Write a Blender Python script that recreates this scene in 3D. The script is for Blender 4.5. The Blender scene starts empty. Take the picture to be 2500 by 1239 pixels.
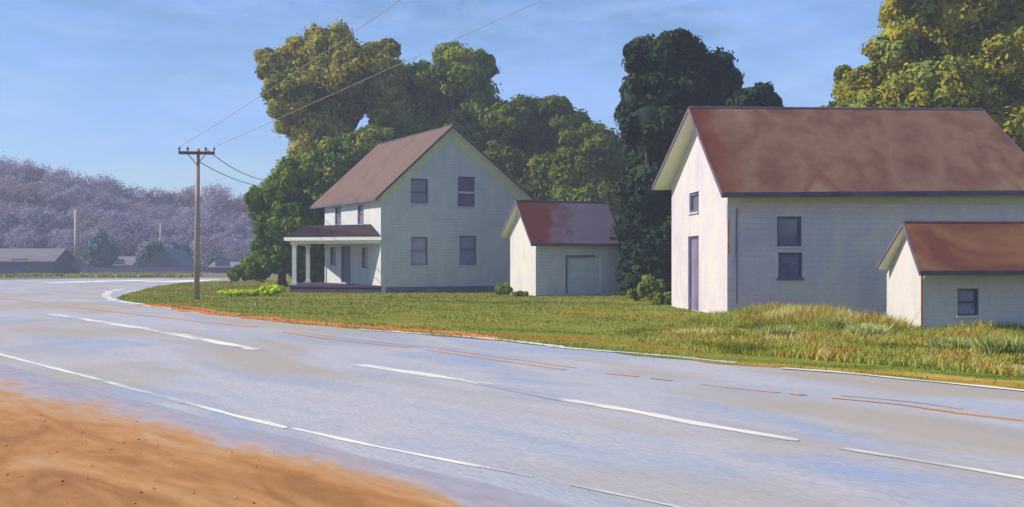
import bpy, math, random
import numpy as np
from mathutils import Vector, Matrix, geometry, noise as mnoise
random.seed(7)
rng = np.random.default_rng(7)
S = bpy.context.scene
COL = S.collection

# ------------------------------------------------------------------ camera, sky, sun, exposure
H = 1.8            # eye height (m)
F = 2500.0         # focal length in photograph pixels (36 mm lens on a 36 mm sensor)
HZ = 640.0         # horizon row in the photograph
cam_d = bpy.data.cameras.new('camera')
cam = bpy.data.objects.new('camera', cam_d); COL.objects.link(cam)
cam.location = (0, 0, H); cam.rotation_euler = (math.radians(90), 0, 0)
cam_d.sensor_width = 36; cam_d.lens = 36
cam_d.shift_y = (HZ - 619.5) / 2500.0
cam_d.clip_start = 0.1; cam_d.clip_end = 5000
S.camera = cam

SUN_EL = math.radians(36)
SUN_AZ = math.radians(-95)      # clockwise from +Y (away from camera): square on from the left
world = bpy.data.worlds.new('World'); S.world = world; world.use_nodes = True
wn, wl = world.node_tree.nodes, world.node_tree.links
wn.clear()
w_out = wn.new('ShaderNodeOutputWorld'); w_bg = wn.new('ShaderNodeBackground')
sky = wn.new('ShaderNodeTexSky'); sky.sky_type = 'NISHITA'; sky.sun_disc = False
sky.sun_elevation = SUN_EL; sky.sun_rotation = SUN_AZ
sky.air_density = 1.0; sky.dust_density = 0.0; sky.ozone_density = 6.0; sky.altitude = 200
w_bg.inputs['Strength'].default_value = 0.115
# thin streaky high cloud in the sky itself
tc = wn.new('ShaderNodeTexCoord')
mp = wn.new('ShaderNodeMapping'); mp.inputs['Rotation'].default_value = (0.0, 0.6, 0.2); mp.inputs['Scale'].default_value = (2.2, 2.0, 7.0)
n1 = wn.new('ShaderNodeTexNoise'); n1.inputs['Scale'].default_value = 1.6; n1.inputs['Detail'].default_value = 6; n1.inputs['Roughness'].default_value = 0.62; n1.inputs['Distortion'].default_value = 0.9
r1 = wn.new('ShaderNodeMapRange'); r1.inputs['From Min'].default_value = 0.40; r1.inputs['From Max'].default_value = 0.66; r1.inputs['To Min'].default_value = 0.0; r1.inputs['To Max'].default_value = 0.65
mx = wn.new('ShaderNodeMix'); mx.data_type = 'RGBA'; mx.inputs['B'].default_value = (2.4, 4.0, 8.0, 1)
wl.new(tc.outputs['Generated'], mp.inputs['Vector']); wl.new(mp.outputs['Vector'], n1.inputs['Vector'])
wl.new(n1.outputs['Fac'], r1.inputs['Value']); wl.new(r1.outputs['Result'], mx.inputs['Factor'])
# a second, finer set of cirrus streaks running the other way
mp2 = wn.new('ShaderNodeMapping'); mp2.inputs['Rotation'].default_value = (0.2, -0.7, 0.5); mp2.inputs['Scale'].default_value = (5.0, 3.0, 16.0)
n2 = wn.new('ShaderNodeTexNoise'); n2.inputs['Scale'].default_value = 2.2; n2.inputs['Detail'].default_value = 7; n2.inputs['Roughness'].default_value = 0.66; n2.inputs['Distortion'].default_value = 0.25
r2 = wn.new('ShaderNodeMapRange'); r2.inputs['From Min'].default_value = 0.46; r2.inputs['From Max'].default_value = 0.74; r2.inputs['To Max'].default_value = 0.28
mx2 = wn.new('ShaderNodeMix'); mx2.data_type = 'RGBA'; mx2.inputs['B'].default_value = (4.3, 5.5, 8.0, 1)
wl.new(tc.outputs['Generated'], mp2.inputs['Vector']); wl.new(mp2.outputs['Vector'], n2.inputs['Vector']); wl.new(n2.outputs['Fac'], r2.inputs['Value']); wl.new(r2.outputs['Result'], mx2.inputs['Factor'])
wl.new(sky.outputs['Color'], mx.inputs['A']); wl.new(mx.outputs['Result'], mx2.inputs['A']); wl.new(mx2.outputs['Result'], w_bg.inputs['Color'])
wl.new(w_bg.outputs['Background'], w_out.inputs['Surface'])

sun_d = bpy.data.lights.new('sun', 'SUN'); sun_d.energy = 5.0; sun_d.angle = math.radians(0.5); sun_d.color = (1.0, 0.885, 0.72)
sun = bpy.data.objects.new('sun', sun_d); COL.objects.link(sun)
sdir = Vector((math.sin(SUN_AZ) * math.cos(SUN_EL), math.cos(SUN_AZ) * math.cos(SUN_EL), math.sin(SUN_EL)))
sun.rotation_euler = sdir.to_track_quat('Z', 'Y').to_euler()
S.view_settings.view_transform = 'Standard'; S.view_settings.look = 'None'
S.view_settings.exposure = 0.34; S.view_settings.gamma = 1.0
S.cycles.max_bounces = 6

# ------------------------------------------------------------------ helpers
def P(px, py, D): return Vector(((px - 1250) / F * D, D, H - (py - HZ) / F * D))
def G(px, py, z=0.0):
    D = (H - z) * F / (py - HZ); return Vector(((px - 1250) / F * D, D, z))
def lin(r, g, b, k=1.0):
    f = lambda c: (c / 255 / 12.92 if c <= 10.3 else ((c / 255 + 0.055) / 1.055) ** 2.4) * k
    return (f(r), f(g), f(b), 1)

def tag(o, label=None, cat=None, group=None, kind=None):
    if label: o['label'] = label
    if cat: o['category'] = cat
    if group: o['group'] = group
    if kind: o['kind'] = kind
    return o
def empty(name, loc, label, cat, group=None):
    o = bpy.data.objects.new(name, None); COL.objects.link(o); o.location = loc
    o.empty_display_size = 0.3
    return tag(o, label, cat, group)
class MB:
    """collects geometry in world coordinates"""
    def __init__(s): s.v = []; s.f = []
    def add(s, vs, fs):
        n = len(s.v); s.v += [Vector(v) for v in vs]; s.f += [tuple(i + n for i in f) for f in fs]; return s
    def box(s, c, ax, ay, az):       # centre, three half-axis vectors
        c = Vector(c); ax, ay, az = Vector(ax), Vector(ay), Vector(az)
        vs = [c + ax * i + ay * j + az * k for k in (-1, 1) for j in (-1, 1) for i in (-1, 1)]
        return s.add(vs, [(0, 2, 3, 1), (4, 5, 7, 6), (0, 1, 5, 4), (2, 6, 7, 3), (0, 4, 6, 2), (1, 3, 7, 5)])
    def tube(s, pts, rads, n=8):
        pts = [Vector(p) for p in pts]; rings = []
        for i, p in enumerate(pts):
            d = (pts[min(i + 1, len(pts) - 1)] - pts[max(i - 1, 0)]).normalized()
            a = d.orthogonal().normalized() if abs(d.z) > .9 else d.cross(Vector((0, 0, 1))).normalized()
            b = d.cross(a).normalized(); r = rads[i] if hasattr(rads, '__len__') else rads
            rings.append([p + (a * math.cos(2 * math.pi * k / n) + b * math.sin(2 * math.pi * k / n)) * r for k in range(n)])
        vs = [q for r in rings for q in r]; fs = []
        for i in range(len(pts) - 1):
            for k in range(n):
                fs.append((i * n + k, i * n + (k + 1) % n, (i + 1) * n + (k + 1) % n, (i + 1) * n + k))
        fs.append(tuple(range(n))[::-1]); fs.append(tuple((len(pts) - 1) * n + k for k in range(n)))
        return s.add(vs, fs)
    def slab(s, quad, t, down=None):  # polygon thickened along -normal (or given vector)
        q = [Vector(p) for p in quad]; n = len(q)
        d = Vector(down) if down else -((q[1] - q[0]).cross(q[2] - q[0])).normalized() * t
        vs = q + [p + d for p in q]
        fs = [tuple(range(n)), tuple(range(2 * n - 1, n - 1, -1))] + [(i + n, (i + 1) % n + n, (i + 1) % n, i)[::-1] for i in range(n)]
        return s.add(vs, fs)
    def build(s, name, mat, parent=None, smooth=False, loc=None, fix=True):
        base = Vector((0, 0, 0))
        if parent is not None:
            q = parent
            while q is not None: base = base + q.location; q = q.parent
        elif loc is not None: base = Vector(loc)
        me = bpy.data.meshes.new(name)
        me.from_pydata([v - base for v in s.v], [], s.f); me.materials.append(mat)
        if fix:
            import bmesh
            bm = bmesh.new(); bm.from_mesh(me); bmesh.ops.recalc_face_normals(bm, faces=bm.faces); bm.to_mesh(me); bm.free()
        if smooth: me.polygons.foreach_set('use_smooth', [True] * len(me.polygons))
        o = bpy.data.objects.new(name, me); COL.objects.link(o)
        if parent is not None: o.parent = parent
        elif loc is not None: o.location = base
        return o

def nmat(name, cols, scale=1.0, *a_, k=1.0, **kw):
    return nmat_(name, [(p, (c[0]*k, c[1]*k, c[2]*k, 1)) for p, c in cols], scale, *a_, **kw)
def nmat_(name, cols, scale=1.0, stretch=(1, 1, 1), rotz=0.0, rot=None, detail=5, rough=0.85, dist=0.6, fine=(30, 0.25), bump=0.0,
         spec=0.2, tint=False, hue=None, roughn=.55, band=None, translucent=0.0, big=None, edge=None, attr=None):
    """procedural material: stretched noise -> colour ramp, plus fine streaks; tint = per-leaf attribute"""
    m = bpy.data.materials.new(name); m.use_nodes = True
    N, L = m.node_tree.nodes, m.node_tree.links; bs = N['Principled BSDF']
    t = N.new('ShaderNodeTexCoord'); mpn = N.new('ShaderNodeMapping')
    if rot is not None: mpn.inputs['Rotation'].default_value = rot
    else: mpn.inputs['Rotation'].default_value = (0, 0, rotz)
    rt = N.new('ShaderNodeMapping'); rt.inputs['Scale'].default_value = stretch
    L.new(t.outputs['Object'], mpn.inputs['Vector']); L.new(mpn.outputs['Vector'], rt.inputs['Vector'])
    no = N.new('ShaderNodeTexNoise'); no.inputs['Scale'].default_value = scale; no.inputs['Detail'].default_value = detail
    no.inputs['Distortion'].default_value = dist; no.inputs['Roughness'].default_value = roughn
    L.new(rt.outputs['Vector'], no.inputs['Vector'])
    cr = N.new('ShaderNodeValToRGB'); e = cr.color_ramp.elements
    while len(e) < len(cols): e.new(0.5)
    for i, (p, c) in enumerate(cols): e[i].position = p; e[i].color = c
    fac = no.outputs['Fac']
    if tint:
        at = N.new('ShaderNodeAttribute'); at.attribute_name = 'tint'
        ad = N.new('ShaderNodeMath'); ad.operation = 'MULTIPLY_ADD'; ad.inputs[1].default_value = tint
        sb = N.new('ShaderNodeMath'); sb.operation = 'ADD'; sb.inputs[1].default_value = -tint / 2
        if attr: at.attribute_name = attr
        L.new(at.outputs['Fac'], ad.inputs[0]); L.new(fac, ad.inputs[2]); L.new(ad.outputs[0], sb.inputs[0]); fac = sb.outputs[0]
    L.new(fac, cr.inputs['Fac'])
    f2 = N.new('ShaderNodeTexNoise'); f2.inputs['Scale'].default_value = fine[0]; f2.inputs['Detail'].default_value = 3
    L.new(rt.outputs['Vector'], f2.inputs['Vector'])
    mr = N.new('ShaderNodeMapRange'); mr.inputs['From Min'].default_value = 0.25; mr.inputs['From Max'].default_value = 0.75
    mr.inputs['To Min'].default_value = 1 - fine[1]; mr.inputs['To Max'].default_value = 1 + fine[1]
    L.new(f2.outputs['Fac'], mr.inputs['Value'])
    mu = N.new('ShaderNodeVectorMath'); mu.operation = 'SCALE'
    L.new(cr.outputs['Color'], mu.inputs[0]); L.new(mr.outputs['Result'], mu.inputs['Scale'])
    col = mu.outputs[0]
    if big:   # second, larger patches mixed in: (scale, colour, lo, hi, amount)
        b = N.new('ShaderNodeTexNoise'); b.inputs['Scale'].default_value = big[0]; b.inputs['Detail'].default_value = 3; b.inputs['Distortion'].default_value = 1.0
        L.new(rt.outputs['Vector'], b.inputs['Vector'])
        br = N.new('ShaderNodeMapRange'); br.inputs['From Min'].default_value = big[2]; br.inputs['From Max'].default_value = big[3]; br.inputs['To Max'].default_value = big[4]
        L.new(b.outputs['Fac'], br.inputs['Value'])
        bx = N.new('ShaderNodeMix'); bx.data_type = 'RGBA'; bx.inputs['B'].default_value = big[1]
        L.new(br.outputs['Result'], bx.inputs['Factor']); L.new(col, bx.inputs['A']); col = bx.outputs['Result']
    if edge:  # a differently weathered end of the surface: (x0, width, colour, raggedness, noise scale)
        sx = N.new('ShaderNodeSeparateXYZ'); L.new(t.outputs['Object'], sx.inputs[0])
        en = N.new('ShaderNodeTexNoise'); en.inputs['Scale'].default_value = edge[4]; en.inputs['Detail'].default_value = 5; L.new(t.outputs['Object'], en.inputs['Vector'])
        ea = N.new('ShaderNodeMath'); ea.operation = 'MULTIPLY_ADD'; ea.inputs[1].default_value = edge[3]; L.new(en.outputs['Fac'], ea.inputs[0]); L.new(sx.outputs['X'], ea.inputs[2])
        er = N.new('ShaderNodeMapRange'); er.inputs['From Min'].default_value = edge[0] + edge[1] + edge[3] / 2; er.inputs['From Max'].default_value = edge[0] - edge[1] + edge[3] / 2; L.new(ea.outputs[0], er.inputs['Value'])
        ex = N.new('ShaderNodeMix'); ex.data_type = 'RGBA'; ex.inputs['B'].default_value = edge[2]; L.new(er.outputs['Result'], ex.inputs['Factor']); L.new(col, ex.inputs['A']); col = ex.outputs['Result']
    L.new(col, bs.inputs['Base Color'])
    bs.inputs['Roughness'].default_value = rough; bs.inputs['Specular IOR Level'].default_value = spec
    h = f2.outputs['Fac']
    if band:  # horizontal boards / courses as relief: (spacing m, strength, direction)
        wv = N.new('ShaderNodeTexWave'); wv.wave_type = 'BANDS'; wv.bands_direction = band[2]; wv.wave_profile = 'SAW'
        wv.inputs['Scale'].default_value = 1.0 / band[0] * 0.314159 / 0.314159 * (0.05 * 2 * math.pi); wv.inputs['Distortion'].default_value = 0.0
        L.new(t.outputs['Object'], wv.inputs['Vector'])
        b2 = N.new('ShaderNodeBump'); b2.inputs['Strength'].default_value = band[1]; b2.inputs['Distance'].default_value = 0.02
        L.new(wv.outputs['Fac'], b2.inputs['Height'])
        L.new(b2.outputs['Normal'], bs.inputs['Normal'])
        if bump:
            b3 = N.new('ShaderNodeBump'); b3.inputs['Strength'].default_value = bump; b3.inputs['Distance'].default_value = 0.03
            L.new(h, b3.inputs['Height']); L.new(b2.outputs['Normal'], b3.inputs['Normal']); L.new(b3.outputs['Normal'], bs.inputs['Normal'])
    elif bump:
        b2 = N.new('ShaderNodeBump'); b2.inputs['Strength'].default_value = bump; b2.inputs['Distance'].default_value = 0.03
        L.new(h, b2.inputs['Height']); L.new(b2.outputs['Normal'], bs.inputs['Normal'])
    if translucent:
        tr = N.new('ShaderNodeBsdfTranslucent'); L.new(col, tr.inputs['Color'])
        ms = N.new('ShaderNodeMixShader'); ms.inputs['Fac'].default_value = translucent
        L.new(bs.outputs[0], ms.inputs[1]); L.new(tr.outputs[0], ms.inputs[2]); L.new(ms.outputs[0], N['Material Output'].inputs['Surface'])
    return m

RD = math.radians(-128.5)   # turns the road's direction onto the texture x axis
M = {}
M['ground'] = nmat('far_field', [(0.3, lin(96, 100, 50)), (0.6, lin(120, 112, 90)), (0.8, lin(140, 130, 120))], 0.08)
M['road'] = nmat('worn_asphalt', [(0.28, lin(158, 172, 194)), (0.42, lin(180, 183, 192)), (0.5, lin(190, 188, 192)), (0.58, lin(178, 179, 188)), (0.66, lin(160, 173, 196)), (0.78, lin(190, 178, 184))],
                 0.55, (0.3, 1, 1), RD, k=.82, detail=8, rough=0.75, fine=(34, 0.14), bump=0.25, spec=0.25, big=(0.30, lin(176, 164, 146, .85), 0.48, 0.62, 0.75))
M['dirt'] = nmat('sandy_shoulder', [(0.25, lin(146, 98, 54)), (0.45, lin(188, 130, 74)), (0.6, lin(202, 146, 88)), (0.8, lin(206, 166, 126))],
                 0.8, (0.35, 1, 1), RD + .25, k=.70, detail=8, rough=0.95, fine=(14, 0.14), bump=0.5, spec=0.1, dist=1.4)
M['fringe'] = nmat('lilac_dust', [(0.3, lin(160, 154, 178)), (0.52, lin(178, 164, 174)), (0.66, lin(194, 156, 124))], 0.9, (0.2, 1, 1), RD, detail=8, rough=0.9, fine=(12, .1), bump=.2)
M['verge'] = nmat('rusty_verge', [(0.3, lin(150, 120, 50)), (0.5, lin(196, 112, 52)), (0.65, lin(214, 130, 74)), (0.8, lin(228, 200, 170))], 1.2, (0.3, 1, 1), RD, detail=6, rough=0.95, fine=(12, .2), bump=.4)
M['ochre'] = nmat('ochre_dry_grass', [(0.32, lin(112, 112, 40)), (0.5, lin(160, 128, 34)), (0.62, lin(176, 146, 60)), (0.75, lin(190, 150, 90))], 1.4, (0.4, 1, 1), RD, detail=8, rough=.95, fine=(14, .2), bump=.4)
M['lawn'] = nmat('lawn_soil', [(0.32, lin(76, 92, 30)), (0.42, lin(106, 118, 42)), (0.52, lin(126, 134, 58)), (0.60, lin(142, 112, 32)), (0.72, lin(142, 152, 80))],
                 0.35, (0.35, 1, 1), RD * 0.93 - .6, k=.95, detail=7, rough=0.95, fine=(10, 0.2), bump=0.4, dist=1.0, spec=.05)
M['white_line'] = nmat('worn_white_paint', [(0.40, lin(178, 180, 188, .8)), (0.5, lin(222, 222, 214, .9)), (0.66, lin(240, 236, 220, .95))], 1.7, (0.25, 1, 1), RD, detail=8, rough=0.6, fine=(14, .06), dist=.3)
M['yellow_line'] = nmat('worn_yellow_paint', [(0.38, lin(180, 176, 178, .85)), (0.5, lin(212, 164, 122, .9)), (0.64, lin(220, 142, 80, .95))], 1.8, (0.2, 1, 1), RD, detail=8, rough=0.6, fine=(14, .06), dist=.3)
M['concrete'] = nmat('sunlit_kerbing', [(0.35, lin(214, 206, 206)), (0.6, lin(246, 242, 234))], 0.8, (0.4, 1, 1), 0, rough=0.9)

def wallmat(name, a, b, c, band=True):
    return nmat(name, [(0.28, a), (0.5, b), (0.72, c)], 0.9, (1, 1, 0.5), k=.76, detail=8, rough=0.75, fine=(16, 0.07), bump=0.12, spec=0.25,
                band=(0.18, 0.9, 'Z') if band else None, dist=1.2)
M['house_wall'] = wallmat('farmhouse_paint', lin(200, 208, 208), lin(214, 220, 222), lin(228, 228, 218))
M['barn_wall'] = wallmat('barn_paint', lin(208, 204, 222), lin(226, 218, 226), lin(236, 230, 218))
M['garage_wall'] = wallmat('garage_paint', lin(206, 204, 222), lin(228, 224, 224), lin(234, 230, 208))
M['shed_wall'] = wallmat('shed_paint', lin(204, 212, 210), lin(228, 224, 222), lin(234, 226, 222))
M['trim'] = nmat('grass_bounce_trim', [(0.3, lin(190, 200, 148)), (0.7, lin(204, 210, 172))], 1.5, detail=5, fine=(18, .06))  # olive is light reflected off the grass, put into the board colour
M['frieze'] = nmat('grass_bounce_frieze', [(0.3, lin(196, 200, 166)), (0.7, lin(212, 208, 188))], 1.0, k=.85, fine=(12, .08))  # paler version of the trim, grass reflection still mixed into the colour
M['white_trim'] = nmat('white_trim', [(0.3, lin(226, 230, 222)), (0.7, lin(240, 238, 224))], 1.5, detail=5, fine=(18, .05))
M['soffit'] = nmat('grass_bounce_soffit', [(0.3, lin(200, 214, 204)), (0.5, lin(220, 224, 200)), (0.7, lin(212, 220, 216))], 0.9, (1, 1, 1), detail=6, fine=(14, .07))  # green bounce from the lawn is painted into the soffit cream
M['edge'] = nmat('slate_roof_edge', [(0.3, lin(78, 72, 94)), (0.7, lin(112, 100, 112))], 1.2, detail=5, fine=(12, .2))
M['barn_roof'] = nmat('rusty_barn_roof', [(0.3, lin(134, 92, 78)), (0.44, lin(160, 124, 102)), (0.52, lin(140, 98, 82)), (0.64, lin(170, 136, 112)), (0.76, lin(146, 108, 92))],
                      0.42, (1, .7, .7), rot=(0, 0.5, 0.5), edge=(.1, .6, lin(128, 66, 52, .6), 1.6, .8), k=.55, detail=3, rough=0.9, fine=(7, 0.1), bump=0.2, dist=.15, band=(0.24, 0.7, 'Y'))
M['red_roof'] = nmat('red_rust_strip', [(0.3, lin(120, 54, 42)), (0.7, lin(150, 70, 54))], 0.8, k=.8, detail=5, fine=(8, .12), bump=.2)
M['house_roof'] = nmat('faded_pink_shingles', [(0.3, lin(130, 106, 100)), (0.5, lin(150, 124, 114)), (0.7, lin(142, 120, 118))], 0.8, (1, 1, 1), k=.5, detail=7, rough=0.9, fine=(8, 0.1), bump=0.2, band=(0.2, 0.3, 'Y'))
M['garage_roof'] = nmat('garage_roof_two_tone', [(0.3, lin(112, 106, 132)), (0.5, lin(126, 116, 132)), (0.64, lin(118, 108, 134)), (0.8, lin(140, 112, 112))],
                        0.8, (.5, 1, 1), edge=(1.2, .45, lin(130, 70, 60, .6), 5.0, .7), k=.75, detail=5, rough=0.85, fine=(14, 0.12), bump=0.2, dist=1.2, band=(0.2, 0.3, 'Y'))
M['shed_roof'] = nmat('orange_brown_roof', [(0.36, lin(158, 112, 80)), (0.46, lin(146, 98, 74)), (0.54, lin(130, 76, 62)), (0.8, lin(142, 90, 70))],
                      0.6, (0.8, 1, 1), k=.55, detail=4, rough=0.85, fine=(9, 0.1), bump=0.2, dist=.6, band=(0.15, 0.3, 'Y'))
M['porch_roof'] = nmat('maroon_porch_roof', [(0.3, lin(44, 34, 48)), (0.55, lin(62, 42, 52)), (0.75, lin(104, 62, 60))], 0.6, k=.55, detail=5, rough=0.75, fine=(10, .15), bump=.2)
M['porch_floor'] = nmat('dark_porch_boards', [(0.3, lin(58, 50, 70)), (0.7, lin(84, 72, 92))], 1.2, detail=5, fine=(12, .15), band=(0.15, 0.3, 'X'))
M['foundation'] = nmat('dark_foundation', [(0.3, lin(92, 90, 112)), (0.7, lin(120, 122, 140))], 1.0, detail=5, fine=(12, .12))
M['frame'] = nmat('navy_window_frame', [(0.3, lin(74, 78, 108)), (0.7, lin(104, 108, 134))], 2.0, fine=(20, .1), rough=.6)
M['pane'] = nmat('dusty_pane', [(0.3, lin(92, 90, 112)), (0.7, lin(120, 116, 138))], 1.6, fine=(10, .15), rough=.14, spec=.6)
M['blue_pane'] = nmat('blue_dusty_pane', [(0.3, lin(104, 116, 146)), (0.7, lin(134, 144, 168))], 1.6, fine=(10, .15), rough=.14, spec=.6)
M['door'] = nmat('slate_door', [(0.3, lin(72, 86, 108)), (0.7, lin(100, 112, 132))], 1.4, (1, 1, .4), fine=(12, .12), rough=.5)
M['barn_door'] = nmat('lavender_door', [(0.3, lin(88, 84, 112)), (0.7, lin(138, 128, 154))], 1.4, (1, 1, .3), fine=(12, .12), rough=.7)
M['garage_door'] = nmat('grey_garage_door', [(0.3, lin(184, 186, 200)), (0.7, lin(204, 208, 206))], 1.0, (1, 1, 2), fine=(12, .08), band=(0.45, 0.8, 'Z'))
M['rust_edge'] = nmat('orange_primer_edge', [(0.35, lin(214, 180, 160)), (0.5, lin(220, 122, 74)), (0.7, lin(226, 140, 90))], 1.0, (1, 1, 1), detail=6, fine=(12, .1))
M['pole'] = nmat('weathered_pole', [(0.3, lin(124, 108, 108)), (0.5, lin(168, 150, 140)), (0.7, lin(158, 152, 160))], 1.0, (3, 3, .3), detail=6, fine=(10, .2))
M['arm'] = nmat('brown_crossarm', [(0.3, lin(100, 62, 56)), (0.7, lin(128, 84, 72))], 2.0, fine=(10, .2))
M['insulator'] = nmat('grey_insulator', [(0.3, lin(110, 100, 96)), (0.7, lin(150, 140, 130))], 2.0, rough=.3)
M['wire'] = nmat('dull_wire', [(0.3, lin(120, 120, 116)), (0.7, lin(150, 148, 140))], 1.0)
M['bark'] = nmat('tree_bark', [(0.3, lin(56, 48, 38)), (0.7, lin(92, 80, 62))], 1.5, (1, 1, .3), detail=6, fine=(10, .2), bump=.4)

def leafmat(name, cs, scale=0.35, tint=.55, tr=0.25, kk=2.3, sat=.5):
    cs = [(c[0], c[1], c[2] * sat, 1) for c in cs]
    n = len(cs); cols = [(0.25 + 0.5 * i / (n - 1), c) for i, c in enumerate(cs)]
    return nmat(name, cols, scale, (1, 1, 0.8), k=kk, detail=3, rough=0.75, fine=(3, 0.12), spec=0.1, tint=tint, translucent=tr, dist=.8)
M['oak'] = leafmat('olive_brown_leaves', [lin(66, 78, 40), lin(94, 96, 48), lin(120, 112, 58), lin(116, 118, 66)], kk=2.0)
M['oak2'] = leafmat('deep_green_leaves', [lin(44, 62, 34), lin(62, 80, 36), lin(84, 94, 40), lin(104, 108, 50)])
M['back'] = leafmat('forest_leaves', [lin(52, 66, 30), lin(62, 76, 32), lin(80, 88, 36), lin(70, 88, 56)], tint=.4, kk=2.0)
M['bright'] = leafmat('bright_green_leaves', [lin(64, 96, 40), lin(92, 120, 34), lin(108, 130, 42), lin(84, 100, 54)], kk=1.15, sat=.6)
M['dark'] = leafmat('blackish_green_leaves', [lin(22, 40, 40), lin(30, 52, 46), lin(44, 62, 44), lin(52, 58, 48)], tr=.1, kk=1.25, sat=.75)
M['gold'] = leafmat('golden_olive_leaves', [lin(84, 92, 44), lin(112, 110, 46), lin(132, 120, 52), lin(92, 110, 84), lin(126, 122, 58)], kk=1.8, sat=.4)
M['teal'] = leafmat('blue_teal_leaves', [lin(58, 88, 92), lin(74, 104, 108), lin(92, 120, 124)], sat=.95, kk=1.5)
M['deepteal'] = leafmat('deep_teal_leaves', [lin(34, 74, 76), lin(44, 88, 86), lin(66, 100, 102)], sat=.9, kk=1.4)
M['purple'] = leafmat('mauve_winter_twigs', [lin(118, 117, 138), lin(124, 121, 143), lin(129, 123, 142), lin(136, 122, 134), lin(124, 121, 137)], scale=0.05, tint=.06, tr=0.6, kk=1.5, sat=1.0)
M['weed'] = nmat('weed_blades', [(0.25, lin(88, 96, 34)), (0.42, lin(120, 118, 40)), (0.55, lin(142, 146, 76)), (0.68, lin(140, 106, 26)), (0.8, lin(176, 178, 122))],
                 0.5, (1, 1, .2), k=1.6, detail=3, tint=.5, translucent=.3, spec=.1, fine=(3, .1))
M['grass'] = nmat('grass_blades', [(0.32, lin(84, 100, 36)), (0.42, lin(112, 124, 46)), (0.52, lin(134, 142, 66)), (0.60, lin(146, 116, 36)), (0.72, lin(154, 162, 92))],
                  0.28, (0.35, 1, .2), RD * 0.93 - .6, k=1.25, detail=4, tint=.25, translucent=.15, spec=.05, fine=(4, .1), dist=1.0)
M['lime'] = leafmat('lime_yellow_leaves', [lin(140, 160, 30), lin(176, 190, 40), lin(198, 204, 60)], 1.2, .5, .3, kk=1.6)
M['bush'] = leafmat('bush_leaves', [lin(78, 98, 44), lin(112, 130, 56), lin(136, 146, 84)], 1.0, kk=1.4, sat=.8)
M['ivy'] = leafmat('dark_vine_leaves', [lin(34, 62, 44), lin(48, 82, 52), lin(60, 92, 62)], 0.8, sat=.8)

# ------------------------------------------------------------------ ground, road, lawn
def sheet(name, pts, z, mat, label=None, parent=None, kind='structure', fill=None):
    loop = [Vector((p[0], p[1], 0)) for p in pts]
    tris = geometry.tessellate_polygon([loop])
    mb = MB(); mb.add([Vector((p.x, p.y, z)) for p in loop], [tuple(t) for t in tris])
    o = mb.build(name, mat, parent, fix=False)
    me = o.data                                   # make every face look up
    import bmesh
    bm = bmesh.new(); bm.from_mesh(me)
    for f in bm.faces:
        if f.normal.z < 0: f.normal_flip()
    bm.to_mesh(me); bm.free()
    if parent is None: tag(o, kind=kind)
    return o
sheet('ground', [(-420, -60), (420, -60), (420, 640), (-420, 640)], 0.0, M['ground'])
def gp(lst): return [G(x, y) for x, y in lst]
def wob(pts, amp, step=1.0, seed=0):
    """resample a ground polyline with a little irregularity"""
    out = []; k = 0
    for a, b in zip(pts[:-1], pts[1:]):
        n = max(1, int((b - a).length / step)); d = (b - a).normalized(); nn = Vector((-d.y, d.x, 0))
        for i in range(n):
            q = a + (b - a) * (i / n)
            out.append(q + nn * amp * mnoise.noise(Vector((q.x * .9, q.y * .9, seed))))
    out.append(pts[-1]); return out
# road: everything between the shoulder and the lawn, plus the side road curving off behind
lawn_edge = gp([(3300, 1050), (2900, 998), (2500, 952), (2275, 932), (1910, 900), (1700, 884), (1380, 852), (1120, 826), (880, 806), (700, 790), (560, 772), (430, 756)])
tip = gp([(350, 744), (300, 736), (285, 729), (300, 722), (340, 710), (380, 700), (450, 691), (545, 683.5)])
far_edge = gp([(560, 679), (400, 680), (200, 681), (0, 684), (-500, 690)])
road_pts = [(60, 40)] + [(16, 2), (20, -12), (-90, -12), (-90, 60)] + [(p.x, p.y) for p in reversed(far_edge)] + [(5, 112), (60, 112)]
road = sheet('road', road_pts, 0.012, M['road'])
lawn_line = wob(lawn_edge, .22, .7, 1) + wob(tip, .15, .7, 2)[1:]
lawn_poly = [(p.x, p.y) for p in lawn_line] + [(-27.5, 112), (-24, 150), (90, 150), (90, 6), (13, 6)]
lawn = sheet('lawn', lawn_poly, 0.016, M['lawn'])
# rusty dry verge strip along the lawn
def strip(name, line, w0, w1, z, mat, parent=None, taper=True, amp=0.0, seed=0):
    for _ in range(3):
        nl = [line[0]]
        for p, q in zip(line[:-1], line[1:]): nl += [p.lerp(q, .25), p.lerp(q, .75)]
        line = nl + [line[-1]]
    line = wob(line, amp, .5, seed); vs = []; n = len(line); fs = []
    for i, p in enumerate(line):
        d = (line[min(i + 1, n - 1)] - line[max(i - 1, 0)]).normalized(); nn = Vector((-d.y, d.x, 0))
        t = i / (n - 1); w = (w0 + (w1 - w0) * t) * (0.75 + 0.5 * mnoise.noise(Vector((p.x * 1.7, p.y * 1.7, seed + 3))))
        if taper: w *= min(1, 14 * t + .3, 14 * (1 - t) + .3)
        a, b = p + nn * w / 2, p - nn * w / 2
        vs += [(a.x, a.y, z), (b.x, b.y, z)]
        if i: fs.append((2 * i - 2, 2 * i - 1, 2 * i + 1, 2 * i))
    mb = MB(); mb.add(vs, fs); o = mb.build(name, mat, parent, fix=False)
    for f in o.data.polygons: pass
    if o.data.polygons[0].normal.z < 0: o.data.flip_normals()
    if parent is None: tag(o, kind='structure')
    return o
strip('verge', gp([(1240, 832), (1100, 815), (950, 804), (800, 794), (620, 776), (520, 765), (440, 753), (380, 744)]), .7, 1.9, 0.021, M['verge'], amp=.3, seed=5)
strip('verge', gp([(3000, 1008), (2500, 945), (2200, 918), (1950, 900), (1700, 880)]), 1.3, .5, 0.021, M['ochre'], amp=.3, seed=9)
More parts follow.
